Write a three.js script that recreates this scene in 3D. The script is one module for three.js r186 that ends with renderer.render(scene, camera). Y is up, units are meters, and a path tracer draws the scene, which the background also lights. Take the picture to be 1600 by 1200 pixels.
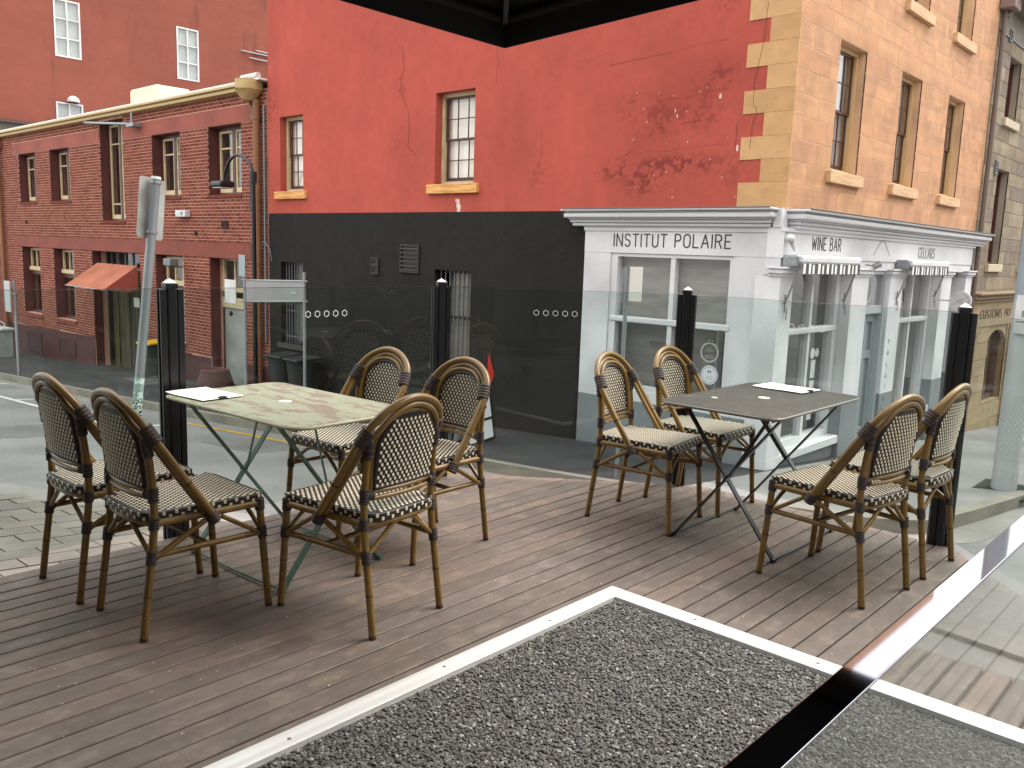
import * as THREE from 'three';
import { RoundedBoxGeometry } from 'three/addons/geometries/RoundedBoxGeometry.js';
import { mergeGeometries } from 'three/addons/utils/BufferGeometryUtils.js';
import { FontLoader } from 'three/addons/loaders/FontLoader.js';
import { TextGeometry } from 'three/addons/geometries/TextGeometry.js';

// ---------------------------------------------------------------- camera, sky, sun, exposure
const scene = new THREE.Scene();
const renderer = new THREE.WebGLRenderer({ antialias: true });
renderer.toneMapping = THREE.LinearToneMapping;
renderer.toneMappingExposure = 2.55;
renderer.shadowMap.enabled = true;
const camera = new THREE.PerspectiveCamera(48.328, 4 / 3, 0.02, 600);
camera.position.set(0, 1.42, 0);
camera.up.set(0.09047856, 0.98764526, -0.12794714);
camera.lookAt(0.73059503, 1.42 - 0.15313344, -0.66541796);

{ // overcast sky: bright white cloud, a little brighter towards the zenith and towards the veiled sun
  const W = 512, H = 256, d = new Float32Array(W * H * 4);
  const sd = new THREE.Vector3(0.58, 0.76, 0.26).normalize();
  for (let j = 0; j < H; j++) for (let i = 0; i < W; i++) {
    const th = (j + 0.5) / H * Math.PI - Math.PI / 2, ph = ((i + 0.5) / W - 0.5) * Math.PI * 2;
    const v = new THREE.Vector3(Math.cos(th) * Math.cos(ph), Math.sin(th), Math.cos(th) * Math.sin(ph));
    const e = Math.max(0, v.y), c = Math.max(0, v.dot(sd));
    const cl = 1 + 0.07 * Math.sin(v.x * 5 + v.z * 3) * Math.sin(v.z * 7 - v.x * 2);
    let L = (0.72 + 0.45 * e + 0.9 * Math.pow(c, 8)) * cl;
    if (v.y < 0) L = 0.35;
    const k = (j * W + i) * 4;
    d[k] = L * 1.0; d[k + 1] = L * 0.995; d[k + 2] = L * 0.985; d[k + 3] = 1;
  }
  const t = new THREE.DataTexture(d, W, H, THREE.RGBAFormat, THREE.FloatType);
  t.mapping = THREE.EquirectangularReflectionMapping; t.magFilter = THREE.LinearFilter; t.minFilter = THREE.LinearFilter; t.needsUpdate = true;
  scene.background = t; scene.environment = t;
}
const sun = new THREE.DirectionalLight(0xfff3e6, 1.0);
sun.position.set(0.58 * 60, 0.76 * 60, 0.26 * 60);
sun.castShadow = true; sun.shadow.radius = 48; sun.shadow.mapSize.set(2048, 2048);
Object.assign(sun.shadow.camera, { left: -45, right: 45, top: 45, bottom: -45, near: 1, far: 160 });
scene.add(sun);

// ---------------------------------------------------------------- helpers
let seed = 12345;
const rnd = () => { seed = (seed * 1664525 + 1013904223) >>> 0; return seed / 4294967296; };
const rr = (a, b) => a + (b - a) * rnd();
const lerp = (a, b, t) => a + (b - a) * t, clamp = (x, a, b) => Math.min(b, Math.max(a, x));
const sstep = (a, b, x) => { const t = clamp((x - a) / (b - a), 0, 1); return t * t * (3 - 2 * t); };
function hash(x, y, s) { let h = (x * 374761393 + y * 668265263 + s * 1274126177) | 0; h = Math.imul(h ^ (h >>> 13), 1274126177); return ((h ^ (h >>> 16)) >>> 0) / 4294967296; }
function vnoise(x, y, px, py, s) {              // value noise, periodic in px, py cells
  const xi = Math.floor(x), yi = Math.floor(y), fx = x - xi, fy = y - yi;
  const u = fx * fx * (3 - 2 * fx), v = fy * fy * (3 - 2 * fy), m = (a, b) => ((a % b) + b) % b;
  const a = hash(m(xi, px), m(yi, py), s), b = hash(m(xi + 1, px), m(yi, py), s), c = hash(m(xi, px), m(yi + 1, py), s), e = hash(m(xi + 1, px), m(yi + 1, py), s);
  return lerp(lerp(a, b, u), lerp(c, e, u), v);
}
function fbm(u, v, cx, cy, s, oct = 4) { let t = 0, a = 0.5, n = 0; for (let o = 0; o < oct; o++) { t += a * vnoise(u * cx, v * cy, cx, cy, s + o); n += a; a *= 0.5; cx *= 2; cy *= 2; } return t / n; }
function tex(W, H, fn, srgb = true) {            // fn(u, v) -> [r, g, b] in 0..255
  const d = new Uint8Array(W * H * 4);
  for (let j = 0; j < H; j++) for (let i = 0; i < W; i++) {
    const c = fn((i + 0.5) / W, (j + 0.5) / H), k = (j * W + i) * 4;
    if (typeof c === 'number') d[k] = d[k + 1] = d[k + 2] = clamp(c, 0, 255); else { d[k] = clamp(c[0], 0, 255); d[k + 1] = clamp(c[1], 0, 255); d[k + 2] = clamp(c[2], 0, 255); }
    d[k + 3] = 255;
  }
  const t = new THREE.DataTexture(d, W, H); t.wrapS = t.wrapT = THREE.RepeatWrapping; t.magFilter = THREE.LinearFilter; t.minFilter = THREE.LinearFilter;
  if (srgb) t.colorSpace = THREE.SRGBColorSpace; t.needsUpdate = true; return t;
}
const rep = (t, a, b) => { const c = t.clone(); c.repeat.set(a, b); c.needsUpdate = true; return c; };
const M = (color, roughness = 0.7, o = {}) => new THREE.MeshStandardMaterial({ color, roughness, metalness: 0, ...o });
const PM = (o) => new THREE.MeshPhysicalMaterial(o);
const MW = (color, o = {}) => new THREE.MeshPhysicalMaterial({ color, roughness: 0.92, specularIntensity: 0.35, ...o }); // dull weathered wall paint, stone and paving
const mixc = (a, b, t) => [lerp(a[0], b[0], t), lerp(a[1], b[1], t), lerp(a[2], b[2], t)];
const mul = (a, k) => [a[0] * k, a[1] * k, a[2] * k];

function triUV(g, k = 1) {                       // uv in metres by the way each face points
  g = g.index ? g.toNonIndexed() : g;
  const p = g.attributes.position, n = p.count, uv = new Float32Array(n * 2);
  const a = new THREE.Vector3(), b = new THREE.Vector3(), c = new THREE.Vector3();
  for (let i = 0; i < n; i += 3) {
    a.fromBufferAttribute(p, i); b.fromBufferAttribute(p, i + 1).sub(a); c.fromBufferAttribute(p, i + 2).sub(a); b.cross(c);
    const x = Math.abs(b.x), y = Math.abs(b.y), z = Math.abs(b.z);
    for (let q = 0; q < 3; q++) {
      const X = p.getX(i + q), Y = p.getY(i + q), Z = p.getZ(i + q);
      const [u, v] = x >= y && x >= z ? [Z, Y] : y >= z ? [X, Z] : [X, Y];
      uv[(i + q) * 2] = u * k; uv[(i + q) * 2 + 1] = v * k;
    }
  }
  g.setAttribute('uv', new THREE.BufferAttribute(uv, 2)); return g;
}
function box(x0, x1, y0, y1, z0, z1) {
  const g = new THREE.BoxGeometry(Math.abs(x1 - x0), Math.abs(y1 - y0), Math.abs(z1 - z0));
  g.translate((x0 + x1) / 2, (y0 + y1) / 2, (z0 + z1) / 2); return triUV(g);
}
function rbox(x0, x1, y0, y1, z0, z1, r = 0.01, s = 2) {
  const g = new RoundedBoxGeometry(Math.abs(x1 - x0), Math.abs(y1 - y0), Math.abs(z1 - z0), s, r);
  g.translate((x0 + x1) / 2, (y0 + y1) / 2, (z0 + z1) / 2); return g.index ? g.toNonIndexed() : g;
}
const strip = (g) => { g = g.index ? g.toNonIndexed() : g; for (const k of Object.keys(g.attributes)) if (!['position', 'normal', 'uv'].includes(k)) g.deleteAttribute(k); return g; };
const merge = (l) => l.length === 1 ? l[0] : mergeGeometries(l.map(strip), false);
const V = (x, y, z) => new THREE.Vector3(x, y, z);
function tube(pts, r, rs = 10, ts = 24, closed = false) {
  const c = pts.length === 2 ? new THREE.LineCurve3(V(...pts[0]), V(...pts[1])) : new THREE.CatmullRomCurve3(pts.map((p) => V(...p)), closed, 'centripetal');
  return strip(new THREE.TubeGeometry(c, pts.length === 2 ? 1 : ts, r, rs, closed));
}
function rod(a, b, r0, r1 = r0, rs = 10) {       // capped, tapered cylinder from a (radius r0) to b (radius r1)
  const A = V(...a), B = V(...b), d = B.clone().sub(A), g = new THREE.CylinderGeometry(r1, r0, d.length(), rs);
  g.applyQuaternion(new THREE.Quaternion().setFromUnitVectors(V(0, 1, 0), d.clone().normalize()));
  g.translate(...A.add(B).multiplyScalar(0.5).toArray()); return strip(g);
}
function bar(a, b, w, t, up = [0, 1, 0]) {        // flat bar, w wide across `up`-ish side, t thick
  const A = V(...a), B = V(...b), d = B.clone().sub(A), L = d.length(), z = d.normalize(), x = V(...up).cross(z).normalize(), y = z.clone().cross(x);
  const g = new THREE.BoxGeometry(t, w, L), m = new THREE.Matrix4().makeBasis(x, y, z); m.setPosition(A.add(B).multiplyScalar(0.5));
  g.applyMatrix4(m); return triUV(g);
}
function mesh(name, geom, mat, parent) {
  const m = new THREE.Mesh(Array.isArray(geom) ? merge(geom) : geom, mat); m.name = name; m.castShadow = m.receiveShadow = true; if (parent) parent.add(m); return m;
}
const taken = new Map();
function numbered(n) { const k = taken.get(n) || 0; taken.set(n, k + 1); return k ? `${n}_${String(k).padStart(3, '0')}` : n; }
function thing(name, label, category, group, pos) {
  const o = new THREE.Group(); o.name = numbered(name); o.userData = { label, category }; if (group) o.userData.group = group; if (pos) o.position.set(...pos); scene.add(o); return o;
}
function grp(name, parent) { const o = new THREE.Group(); o.name = name; parent.add(o); return o; }
function structure(name, geom, mat, label) { const m = geom ? mesh(numbered(name), geom, mat, scene) : thing(name); m.userData = { kind: 'structure' }; if (label) m.userData.label = label; return m; }
const GY = (x, z) => -0.3806 + 0.05 * Math.min(z, 6) - 0.08 * clamp(x, 0, 40);     // footpath level: the street falls to the far left and to the far right
const droid = await new FontLoader().loadAsync('fonts/droid/droid_sans_regular.typeface.json');
const droidB = await new FontLoader().loadAsync('fonts/droid/droid_sans_bold.typeface.json');
function text(str, w, h, depth = 0.006, font = droid) { // text fitted to w x h metres, origin bottom left
  const g = new TextGeometry(str, { font, size: 1, depth: 1, curveSegments: 4 }); g.computeBoundingBox(); const b = g.boundingBox;
  g.translate(-b.min.x, -b.min.y, 0); g.scale(w / (b.max.x - b.min.x), h / (b.max.y - b.min.y), depth); return strip(g);
}

const glyphs = (() => { // thin round-cornered capitals drawn with strokes: [advance, strokes]
  const arc = (cx, cy, rx, ry, a0, a1, n = 7) => Array.from({ length: n + 1 }, (_, i) => { const a = lerp(a0, a1, i / n) * Math.PI; return [cx + Math.cos(a) * rx, cy + Math.sin(a) * ry]; });
  return { I: [0, [[[0, 0], [0, 1]]]], N: [0.52, [[[0, 0], [0, 1], [0.52, 0], [0.52, 1]]]], T: [0.5, [[[0, 1], [0.5, 1]], [[0.25, 0], [0.25, 1]]]], L: [0.4, [[[0, 1], [0, 0], [0.4, 0]]]], E: [0.42, [[[0.42, 1], [0, 1], [0, 0], [0.42, 0]], [[0, 0.5], [0.36, 0.5]]]],
    H: [0.5, [[[0, 0], [0, 1]], [[0.5, 0], [0.5, 1]], [[0, 0.5], [0.5, 0.5]]]], A: [0.56, [[[0, 0], [0.28, 1], [0.56, 0]], [[0.1, 0.34], [0.46, 0.34]]]], W: [0.76, [[[0, 1], [0.18, 0], [0.38, 0.8], [0.58, 0], [0.76, 1]]]], M: [0.64, [[[0, 0], [0, 1], [0.32, 0.4], [0.64, 1], [0.64, 0]]]],
    U: [0.48, [[[0, 1], ...arc(0.24, 0.24, 0.24, 0.24, 1, 2), [0.48, 1]]]], O: [0.5, [[...arc(0.25, 0.74, 0.25, 0.26, 0, 1), ...arc(0.25, 0.26, 0.25, 0.26, 1, 2), [0.5, 0.74]]]], C: [0.46, [[...arc(0.24, 0.76, 0.24, 0.24, 0.12, 1), ...arc(0.24, 0.24, 0.24, 0.24, 1, 1.88)]]],
    P: [0.46, [[[0, 0], [0, 1], [0.22, 1], ...arc(0.22, 0.74, 0.24, 0.26, 0.5, -0.5), [0, 0.48]]]], R: [0.48, [[[0, 0], [0, 1], [0.22, 1], ...arc(0.22, 0.75, 0.24, 0.25, 0.5, -0.5), [0, 0.5]], [[0.24, 0.5], [0.48, 0]]]], B: [0.48, [[[0.22, 0.53], [0, 0.53], [0, 1], [0.22, 1], ...arc(0.22, 0.765, 0.22, 0.235, 0.5, -0.5)], [[0, 0.53], [0, 0], [0.22, 0], ...arc(0.22, 0.265, 0.26, 0.265, -0.5, 0.5)]]],
    S: [0.46, [[...arc(0.23, 0.765, 0.22, 0.235, 0.12, 1), ...arc(0.23, 0.765, 0.22, 0.25, 1, 1.5, 4), ...arc(0.23, 0.26, 0.23, 0.26, 0.5, 0, 4), ...arc(0.23, 0.26, 0.23, 0.26, 0, -0.88)]]], ' ': [0.25, []] };
})();
function strokes(str, w, h, sw) { // thin lettering fitted to w x h metres, origin bottom left
  let x = 0; const seg = []; for (const ch of str) { const [adv, st] = glyphs[ch]; for (const l of st) for (let i = 0; i + 1 < l.length; i++) seg.push([x + l[i][0], l[i][1], x + l[i + 1][0], l[i + 1][1]]); x += adv + 0.26; }
  const k = w / (x - 0.26), e = sw * 0.35; return merge(seg.filter((s) => Math.hypot(s[2] - s[0], s[3] - s[1]) > 1e-4).map(([a, b, c, d]) => { const A = [a * k, b * h], B = [c * k, d * h], L = Math.hypot(B[0] - A[0], B[1] - A[1]), ux = (B[0] - A[0]) / L * e, uy = (B[1] - A[1]) / L * e, g = new THREE.BoxGeometry(L + 2 * e, sw, 0.005); g.rotateZ(Math.atan2(uy, ux)); g.translate((A[0] + B[0]) / 2, (A[1] + B[1]) / 2, 0.0025 + 0.0002 * hash(a * 1000 | 0, b * 1000 | 0, 1)); return strip(g); }));
}

// ---------------------------------------------------------------- textures and materials
const T = {};
T.grain = tex(256, 256, (u, v) => 150 + 90 * (fbm(u, v, 8, 8, 3, 5) - 0.5) + 40 * (hash(u * 256 | 0, v * 256 | 0, 5) - 0.5), false);
T.fine = tex(256, 256, (u, v) => 128 + 120 * (fbm(u, v, 32, 32, 9, 3) - 0.5), false);
T.plaster = tex(512, 512, (u, v) => 255 * (0.88 + 0.24 * (fbm(u, v, 4, 4, 11, 6) - 0.5) + 0.05 * (hash(u * 512 | 0, v * 512 | 0, 4) - 0.5)));
T.asphalt = tex(512, 512, (u, v) => { const s = hash(u * 512 | 0, v * 512 | 0, 21); const b = 112 + 40 * (fbm(u, v, 3, 3, 22, 6) - 0.5) + 26 * (s - 0.5) + (s > 0.993 ? 70 : 0); return [b, b, b * 0.985]; });
T.pavement = tex(512, 512, (u, v) => { const s = hash(u * 512 | 0, v * 512 | 0, 31); const b = 60 + 26 * (fbm(u, v, 4, 4, 32, 6) - 0.5) + 22 * (s - 0.5) + (s > 0.9965 ? 110 : 0); return [b * 0.99, b, b * 1.01]; });
T.concrete = tex(512, 512, (u, v) => { const b = 165 + 60 * (fbm(u, v, 4, 4, 41, 6) - 0.5) + 16 * (hash(u * 512 | 0, v * 512 | 0, 42) - 0.5); return [b, b * 0.985, b * 0.95]; });
function deckTex(s, base) { // weathered boards: long streaks, scuffs and pale dust spots
  return tex(1024, 128, (u, v) => {
    const st = fbm(u, v, 3, 40, s, 4), sc = fbm(u, v, 34, 2, s + 7, 5), du = fbm(u, v, 90, 6, s + 13, 4), h = hash(u * 1024 | 0, v * 128 | 0, s);
    let k = 1 + 0.14 * (st - 0.5) + 0.26 * (sc - 0.5) + 0.10 * (h - 0.5);
    let c = mul(base, k); c = mixc(c, [172, 156, 140], sstep(0.62, 0.8, du) * 0.16 + sstep(0.58, 0.75, sc) * 0.14); return c;
  });
}
T.deck = [[112, 98, 88], [106, 94, 86], [117, 101, 90], [101, 89, 80], [110, 98, 90]].map((b, i) => deckTex(50 + i * 20, b));
T.bamboo = tex(128, 512, (u, v) => { const f = fbm(u, v, 20, 3, 61, 4), g = fbm(u, v, 3, 6, 65, 4); return mul(mixc([112, 88, 46], [152, 126, 74], clamp(0.5 + 1.5 * (g - 0.5) + 0.9 * (f - 0.5), 0, 1)), 1); });
T.brick = tex(256, 128, (u, v) => 255 * (0.8 + 0.5 * (fbm(u, v, 8, 4, 71, 5) - 0.5) + 0.12 * (hash(u * 256 | 0, v * 128 | 0, 72) - 0.5)));
T.stone = tex(512, 512, (u, v) => 255 * (0.88 + 0.22 * (fbm(u, v, 5, 5, 81, 6) - 0.5) + 0.12 * (fbm(u, v, 2, 20, 85, 3) - 0.5)));
const bumpOf = (t, s) => ({ bumpMap: t, bumpScale: s });

const m = {};
m.deck = T.deck.map((t) => new THREE.MeshStandardMaterial({ map: rep(t, 0.4, 1 / 0.09), roughness: 0.62, ...bumpOf(rep(T.grain, 2, 8), 0.0012) }));
m.asphalt = M(0xffffff, 0.9, { map: rep(T.asphalt, 0.4, 0.4), ...bumpOf(rep(T.grain, 3, 3), 0.003) });
m.pavement = MW(0xffffff, { map: rep(T.pavement, 0.35, 0.35), ...bumpOf(rep(T.grain, 3, 3), 0.002) });
m.concrete = M(0xc4c4c4, 0.85, { map: rep(T.concrete, 0.4, 0.4), ...bumpOf(rep(T.grain, 2, 2), 0.002) });
m.concreteWalk = M(0xbfc1c5, 0.85, { map: rep(T.concrete, 0.3, 0.3), ...bumpOf(rep(T.grain, 2, 2), 0.002) });
m.kerb = M(0xc2beb2, 0.85, { map: rep(T.concrete, 0.7, 0.7), ...bumpOf(rep(T.grain, 2, 2), 0.003) });
m.pavers = [0xa09c96, 0xaaa59e, 0x989590, 0xa79f96].map((c) => M(c, 0.85, { map: rep(T.concrete, 0.9, 0.9), ...bumpOf(rep(T.grain, 3, 3), 0.002) }));
m.white = M(0xe2e1df, 0.5, { map: rep(T.plaster, 0.35, 0.35) });
m.shopWhite = M(0xeaeaec, 0.5, { map: rep(T.plaster, 0.3, 0.3), ...bumpOf(rep(T.fine, 0.8, 0.8), 0.002) });
m.shopGrey = M(0x8b9194, 0.55, { map: rep(T.plaster, 0.4, 0.4) });
m.doorGrey = M(0x8e9698, 0.45);
m.black = M(0x14151a, 0.35, { ...bumpOf(rep(T.fine, 6, 6), 0.0004) });
m.blackMatt = M(0x121214, 0.8);
m.steel = M(0xb9bdc0, 0.35, { metalness: 0.9 });
m.galv = M(0xa3a8aa, 0.5, { metalness: 0.6, map: rep(T.plaster, 1, 1) });
m.glass = PM({ color: 0xffffff, roughness: 0.01, transmission: 1, thickness: 0, ior: 1.5 });
m.fenceGlass = PM({ color: 0xf0f5f4, roughness: 0.0, transmission: 1, thickness: 0, ior: 1.33 });
m.glassEdge = M(0xaaa9b4, 0.035, { metalness: 1 });
m.plasterInside = M(0x8f8a82, 0.9);
m.interior = M(0x8a857c, 0.9);
m.maroon = M(0x4a2422, 0.45);
m.cream = M(0xd8c49a, 0.55, { map: rep(T.plaster, 1, 1) });
m.blind = M(0xe9e4d6, 0.8);
m.lead = M(0x777b7e, 0.5, { metalness: 0.5 });
// ---------------------------------------------------------------- ground, road, footpaths
function slab(poly, yoff, t) {                   // a sheet or slab lying on the sloping street, poly in (x, z)
  const s = new THREE.Shape(poly.map(([x, z]) => new THREE.Vector2(x, z)));
  const g = new THREE.ExtrudeGeometry(s, { depth: t, bevelEnabled: false }), p = g.attributes.position;
  for (let i = 0; i < p.count; i++) { const x = p.getX(i), z = p.getY(i), d = p.getZ(i); p.setXYZ(i, x, GY(x, z) + yoff - d, z); }
  const q = triUV(g); q.computeVertexNormals(); return q;
}
function offset(line, d) {                       // polyline moved to its left by d
  return line.map((p, i) => {
    const a = line[Math.max(0, i - 1)], b = line[Math.min(line.length - 1, i + 1)], x = b[0] - a[0], z = b[1] - a[1], l = Math.hypot(x, z);
    return [p[0] + z / l * d, p[1] - x / l * d];
  });
}
const band = (line, d0, d1) => [...offset(line, d0), ...offset(line, d1).reverse()];
function smooth(line, n) { const c = new THREE.CatmullRomCurve3(line.map(([x, z]) => V(x, 0, z)), false, 'centripetal'); return c.getPoints(n).map((p) => [p.x, p.z]); }
{
  const xs = [-80, -50, -25, -10, 0, 5, 10, 20, 30, 40, 60, 120], zs = [-160, -100, -60, -40, -20, -10, 0, 6, 15, 30, 60, 100], pos = [];
  const P = (x, z) => [x, GY(x, z) - 0.15, z];
  for (let i = 0; i + 1 < xs.length; i++) for (let j = 0; j + 1 < zs.length; j++) {
    const a = P(xs[i], zs[j]), b = P(xs[i + 1], zs[j]), c = P(xs[i + 1], zs[j + 1]), d = P(xs[i], zs[j + 1]);
    pos.push(...a, ...d, ...c, ...a, ...c, ...b);
  }
  const g = new THREE.BufferGeometry(); g.setAttribute('position', new THREE.Float32BufferAttribute(pos, 3)); g.computeVertexNormals();
  structure('road', triUV(g), m.asphalt, 'grey asphalt roadway between the terrace and the shops');
}
const farK = smooth([[7.2, -60], [7.4, -25], [7.65, -15.6], [8.2, -9], [8.38, -6.5], [8.7, -5.0], [8.92, -3.9], [9.12, -3.1], [9.6, -2.62], [10.4, -2.5], [12.5, -2.33], [30, -1.2], [39.9, -0.6]], 90);
const nearK = smooth([[0.2, -14.5], [1.55, -11.2], [2.3, -9.5], [2.95, -8.0], [3.67, -6.71], [4.35, -5.7], [4.9, -4.7], [5.25, -3.4], [5.4, -1.5], [5.4, 5.9]], 50);
{
  const inner = offset(farK, 0.16).reverse();    // runs along the house side of the kerb
  const corner = inner.findIndex(([x, z]) => z < -5.2);
  structure('far_pavement', slab([...inner.slice(corner), [14, -60], [14, -5.2]], 0, 0.3), m.pavement, 'dark asphalt footpath in front of the red and brick walls');
  structure('corner_pavement', slab([...inner.slice(0, corner + 1), inner[corner], [14, -5.204], [14, -6.4], [39.9, -6.4]], -0.002, 0.3), m.concreteWalk, 'pale footpath in front of the white shop and the sandstone hotel');
  const k = structure('far_kerb', null, null, 'concrete kerb stones along the far footpath');
  for (let i = 0; i + 1 < farK.length; i++) { const seg = [farK[i], farK[i + 1]]; if (Math.hypot(seg[0][0] - seg[1][0], seg[0][1] - seg[1][1]) < 1e-3) continue; const A = offset(farK, 0.165)[i], B = offset(farK, 0.165)[i + 1]; mesh('kerb_stone', slab([seg[0], seg[1], B, A], 0.004, 0.28), m.kerb, k); }
  structure('far_gutter', slab(band(farK, -0.42, -0.004), -0.146, 0.05), m.concrete, 'pale concrete gutter strip along the far kerb');
  const nin = offset(nearK, 0.38);
  structure('near_footpath', slab([...nin, [0.01, 5.9], [0.01, -14.5]], -0.03, 0.3), m.concreteWalk, 'bedding under the footpath beside the deck');
  structure('near_footpath_back', slab([[0, -14.5], [0, 5.9], [-14, 5.9], [-14, -14.5]], -0.03, 0.3), m.concreteWalk);
  structure('near_kerb', slab(band(nearK, 0, 0.378), 0.002, 0.28), m.concrete, 'wide pale concrete kerb edging the block paved footpath');
  structure('near_gutter', slab(band(nearK, -0.35, -0.004), -0.145, 0.05), m.kerb, 'concrete gutter strip along the near kerb');
  // block paving of the near footpath, stone by stone
  const pv = structure('block_paving', null, null, 'grey concrete block paving beside the deck');
  const inside = (x, z) => { let best = 1e9, side = 1; for (let i = 0; i + 1 < nin.length; i++) { const [ax, az] = nin[i], [bx, bz] = nin[i + 1]; const t = clamp(((x - ax) * (bx - ax) + (z - az) * (bz - az)) / ((bx - ax) ** 2 + (bz - az) ** 2), 0, 1), dx = x - ax - t * (bx - ax), dz = z - az - t * (bz - az), d = dx * dx + dz * dz; if (d < best) { best = d; side = (bx - ax) * dz - (bz - az) * dx; } } return side > 0 ? Math.sqrt(best) : -Math.sqrt(best); };
  const far = [];
  let n = 0;
  for (let r = 0; r < 42; r++) for (let c = 0; c < 15; c++) {
    const z0 = -3.2 - r * 0.235, x0 = 0.15 + (c + (r % 2) * 0.5) * 0.40, cx = x0 + 0.2, cz = z0 - 0.117;
    if (inside(cx, cz) < 0.2) continue;
    const j = 0.006, dy = rr(-0.004, 0.004), g = slab([[x0 + j, z0 - j], [x0 + 0.4 - j, z0 - j], [x0 + 0.4 - j, z0 - 0.235 + j], [x0 + j, z0 - 0.235 + j]], dy, 0.06);
    if (n < 300) { mesh('paver', g, m.pavers[(rnd() * 4) | 0], pv); n++; } else far.push(g);
  }
  if (far.length) { const f = mesh('far_pavers', far, m.pavers[0], pv); f.userData.kind = 'stuff'; }
  // old repairs in the road surface
  const pt = M(0xdcdcdc, 0.9, { map: rep(T.asphalt, 0.7, 0.7), ...bumpOf(rep(T.grain, 3, 3), 0.003) });
  structure('road_patches', [slab([[4.0, -15.1], [5.15, -15.2], [4.65, -13.7], [3.6, -13.8]], -0.146, 0.006), slab([[6.3, -12.2], [7.4, -12.3], [7.35, -10.9], [6.4, -10.8]], -0.146, 0.006)], pt, 'dark rectangular asphalt repairs in the road');
  // painted markings
  const wl = M(0xd9d9d4, 0.7, { map: rep(T.plaster, 1.5, 1.5) }), yl = M(0xc79b2e, 0.7, { map: rep(T.plaster, 1.5, 1.5) });
  const q = (x0, x1, z0, z1) => slab([[x0, z0], [x1, z0], [x1, z1], [x0, z1]], -0.142, 0.006);
  structure('parking_bay_lines', [q(5.9, 6.0, -24, -13), q(6.004, 7.1, -19.5, -19.4), q(6.004, 7.2, -14.4, -14.3), q(6.004, 7.1, -23.6, -23.5)], wl, 'white painted parking bay lines');
  structure('yellow_kerb_line', slab(band(farK.filter(([x, z]) => z > -15 && z < -5), -0.56, -0.46), -0.14, 0.006), yl, 'yellow painted line along the far gutter');
}

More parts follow.
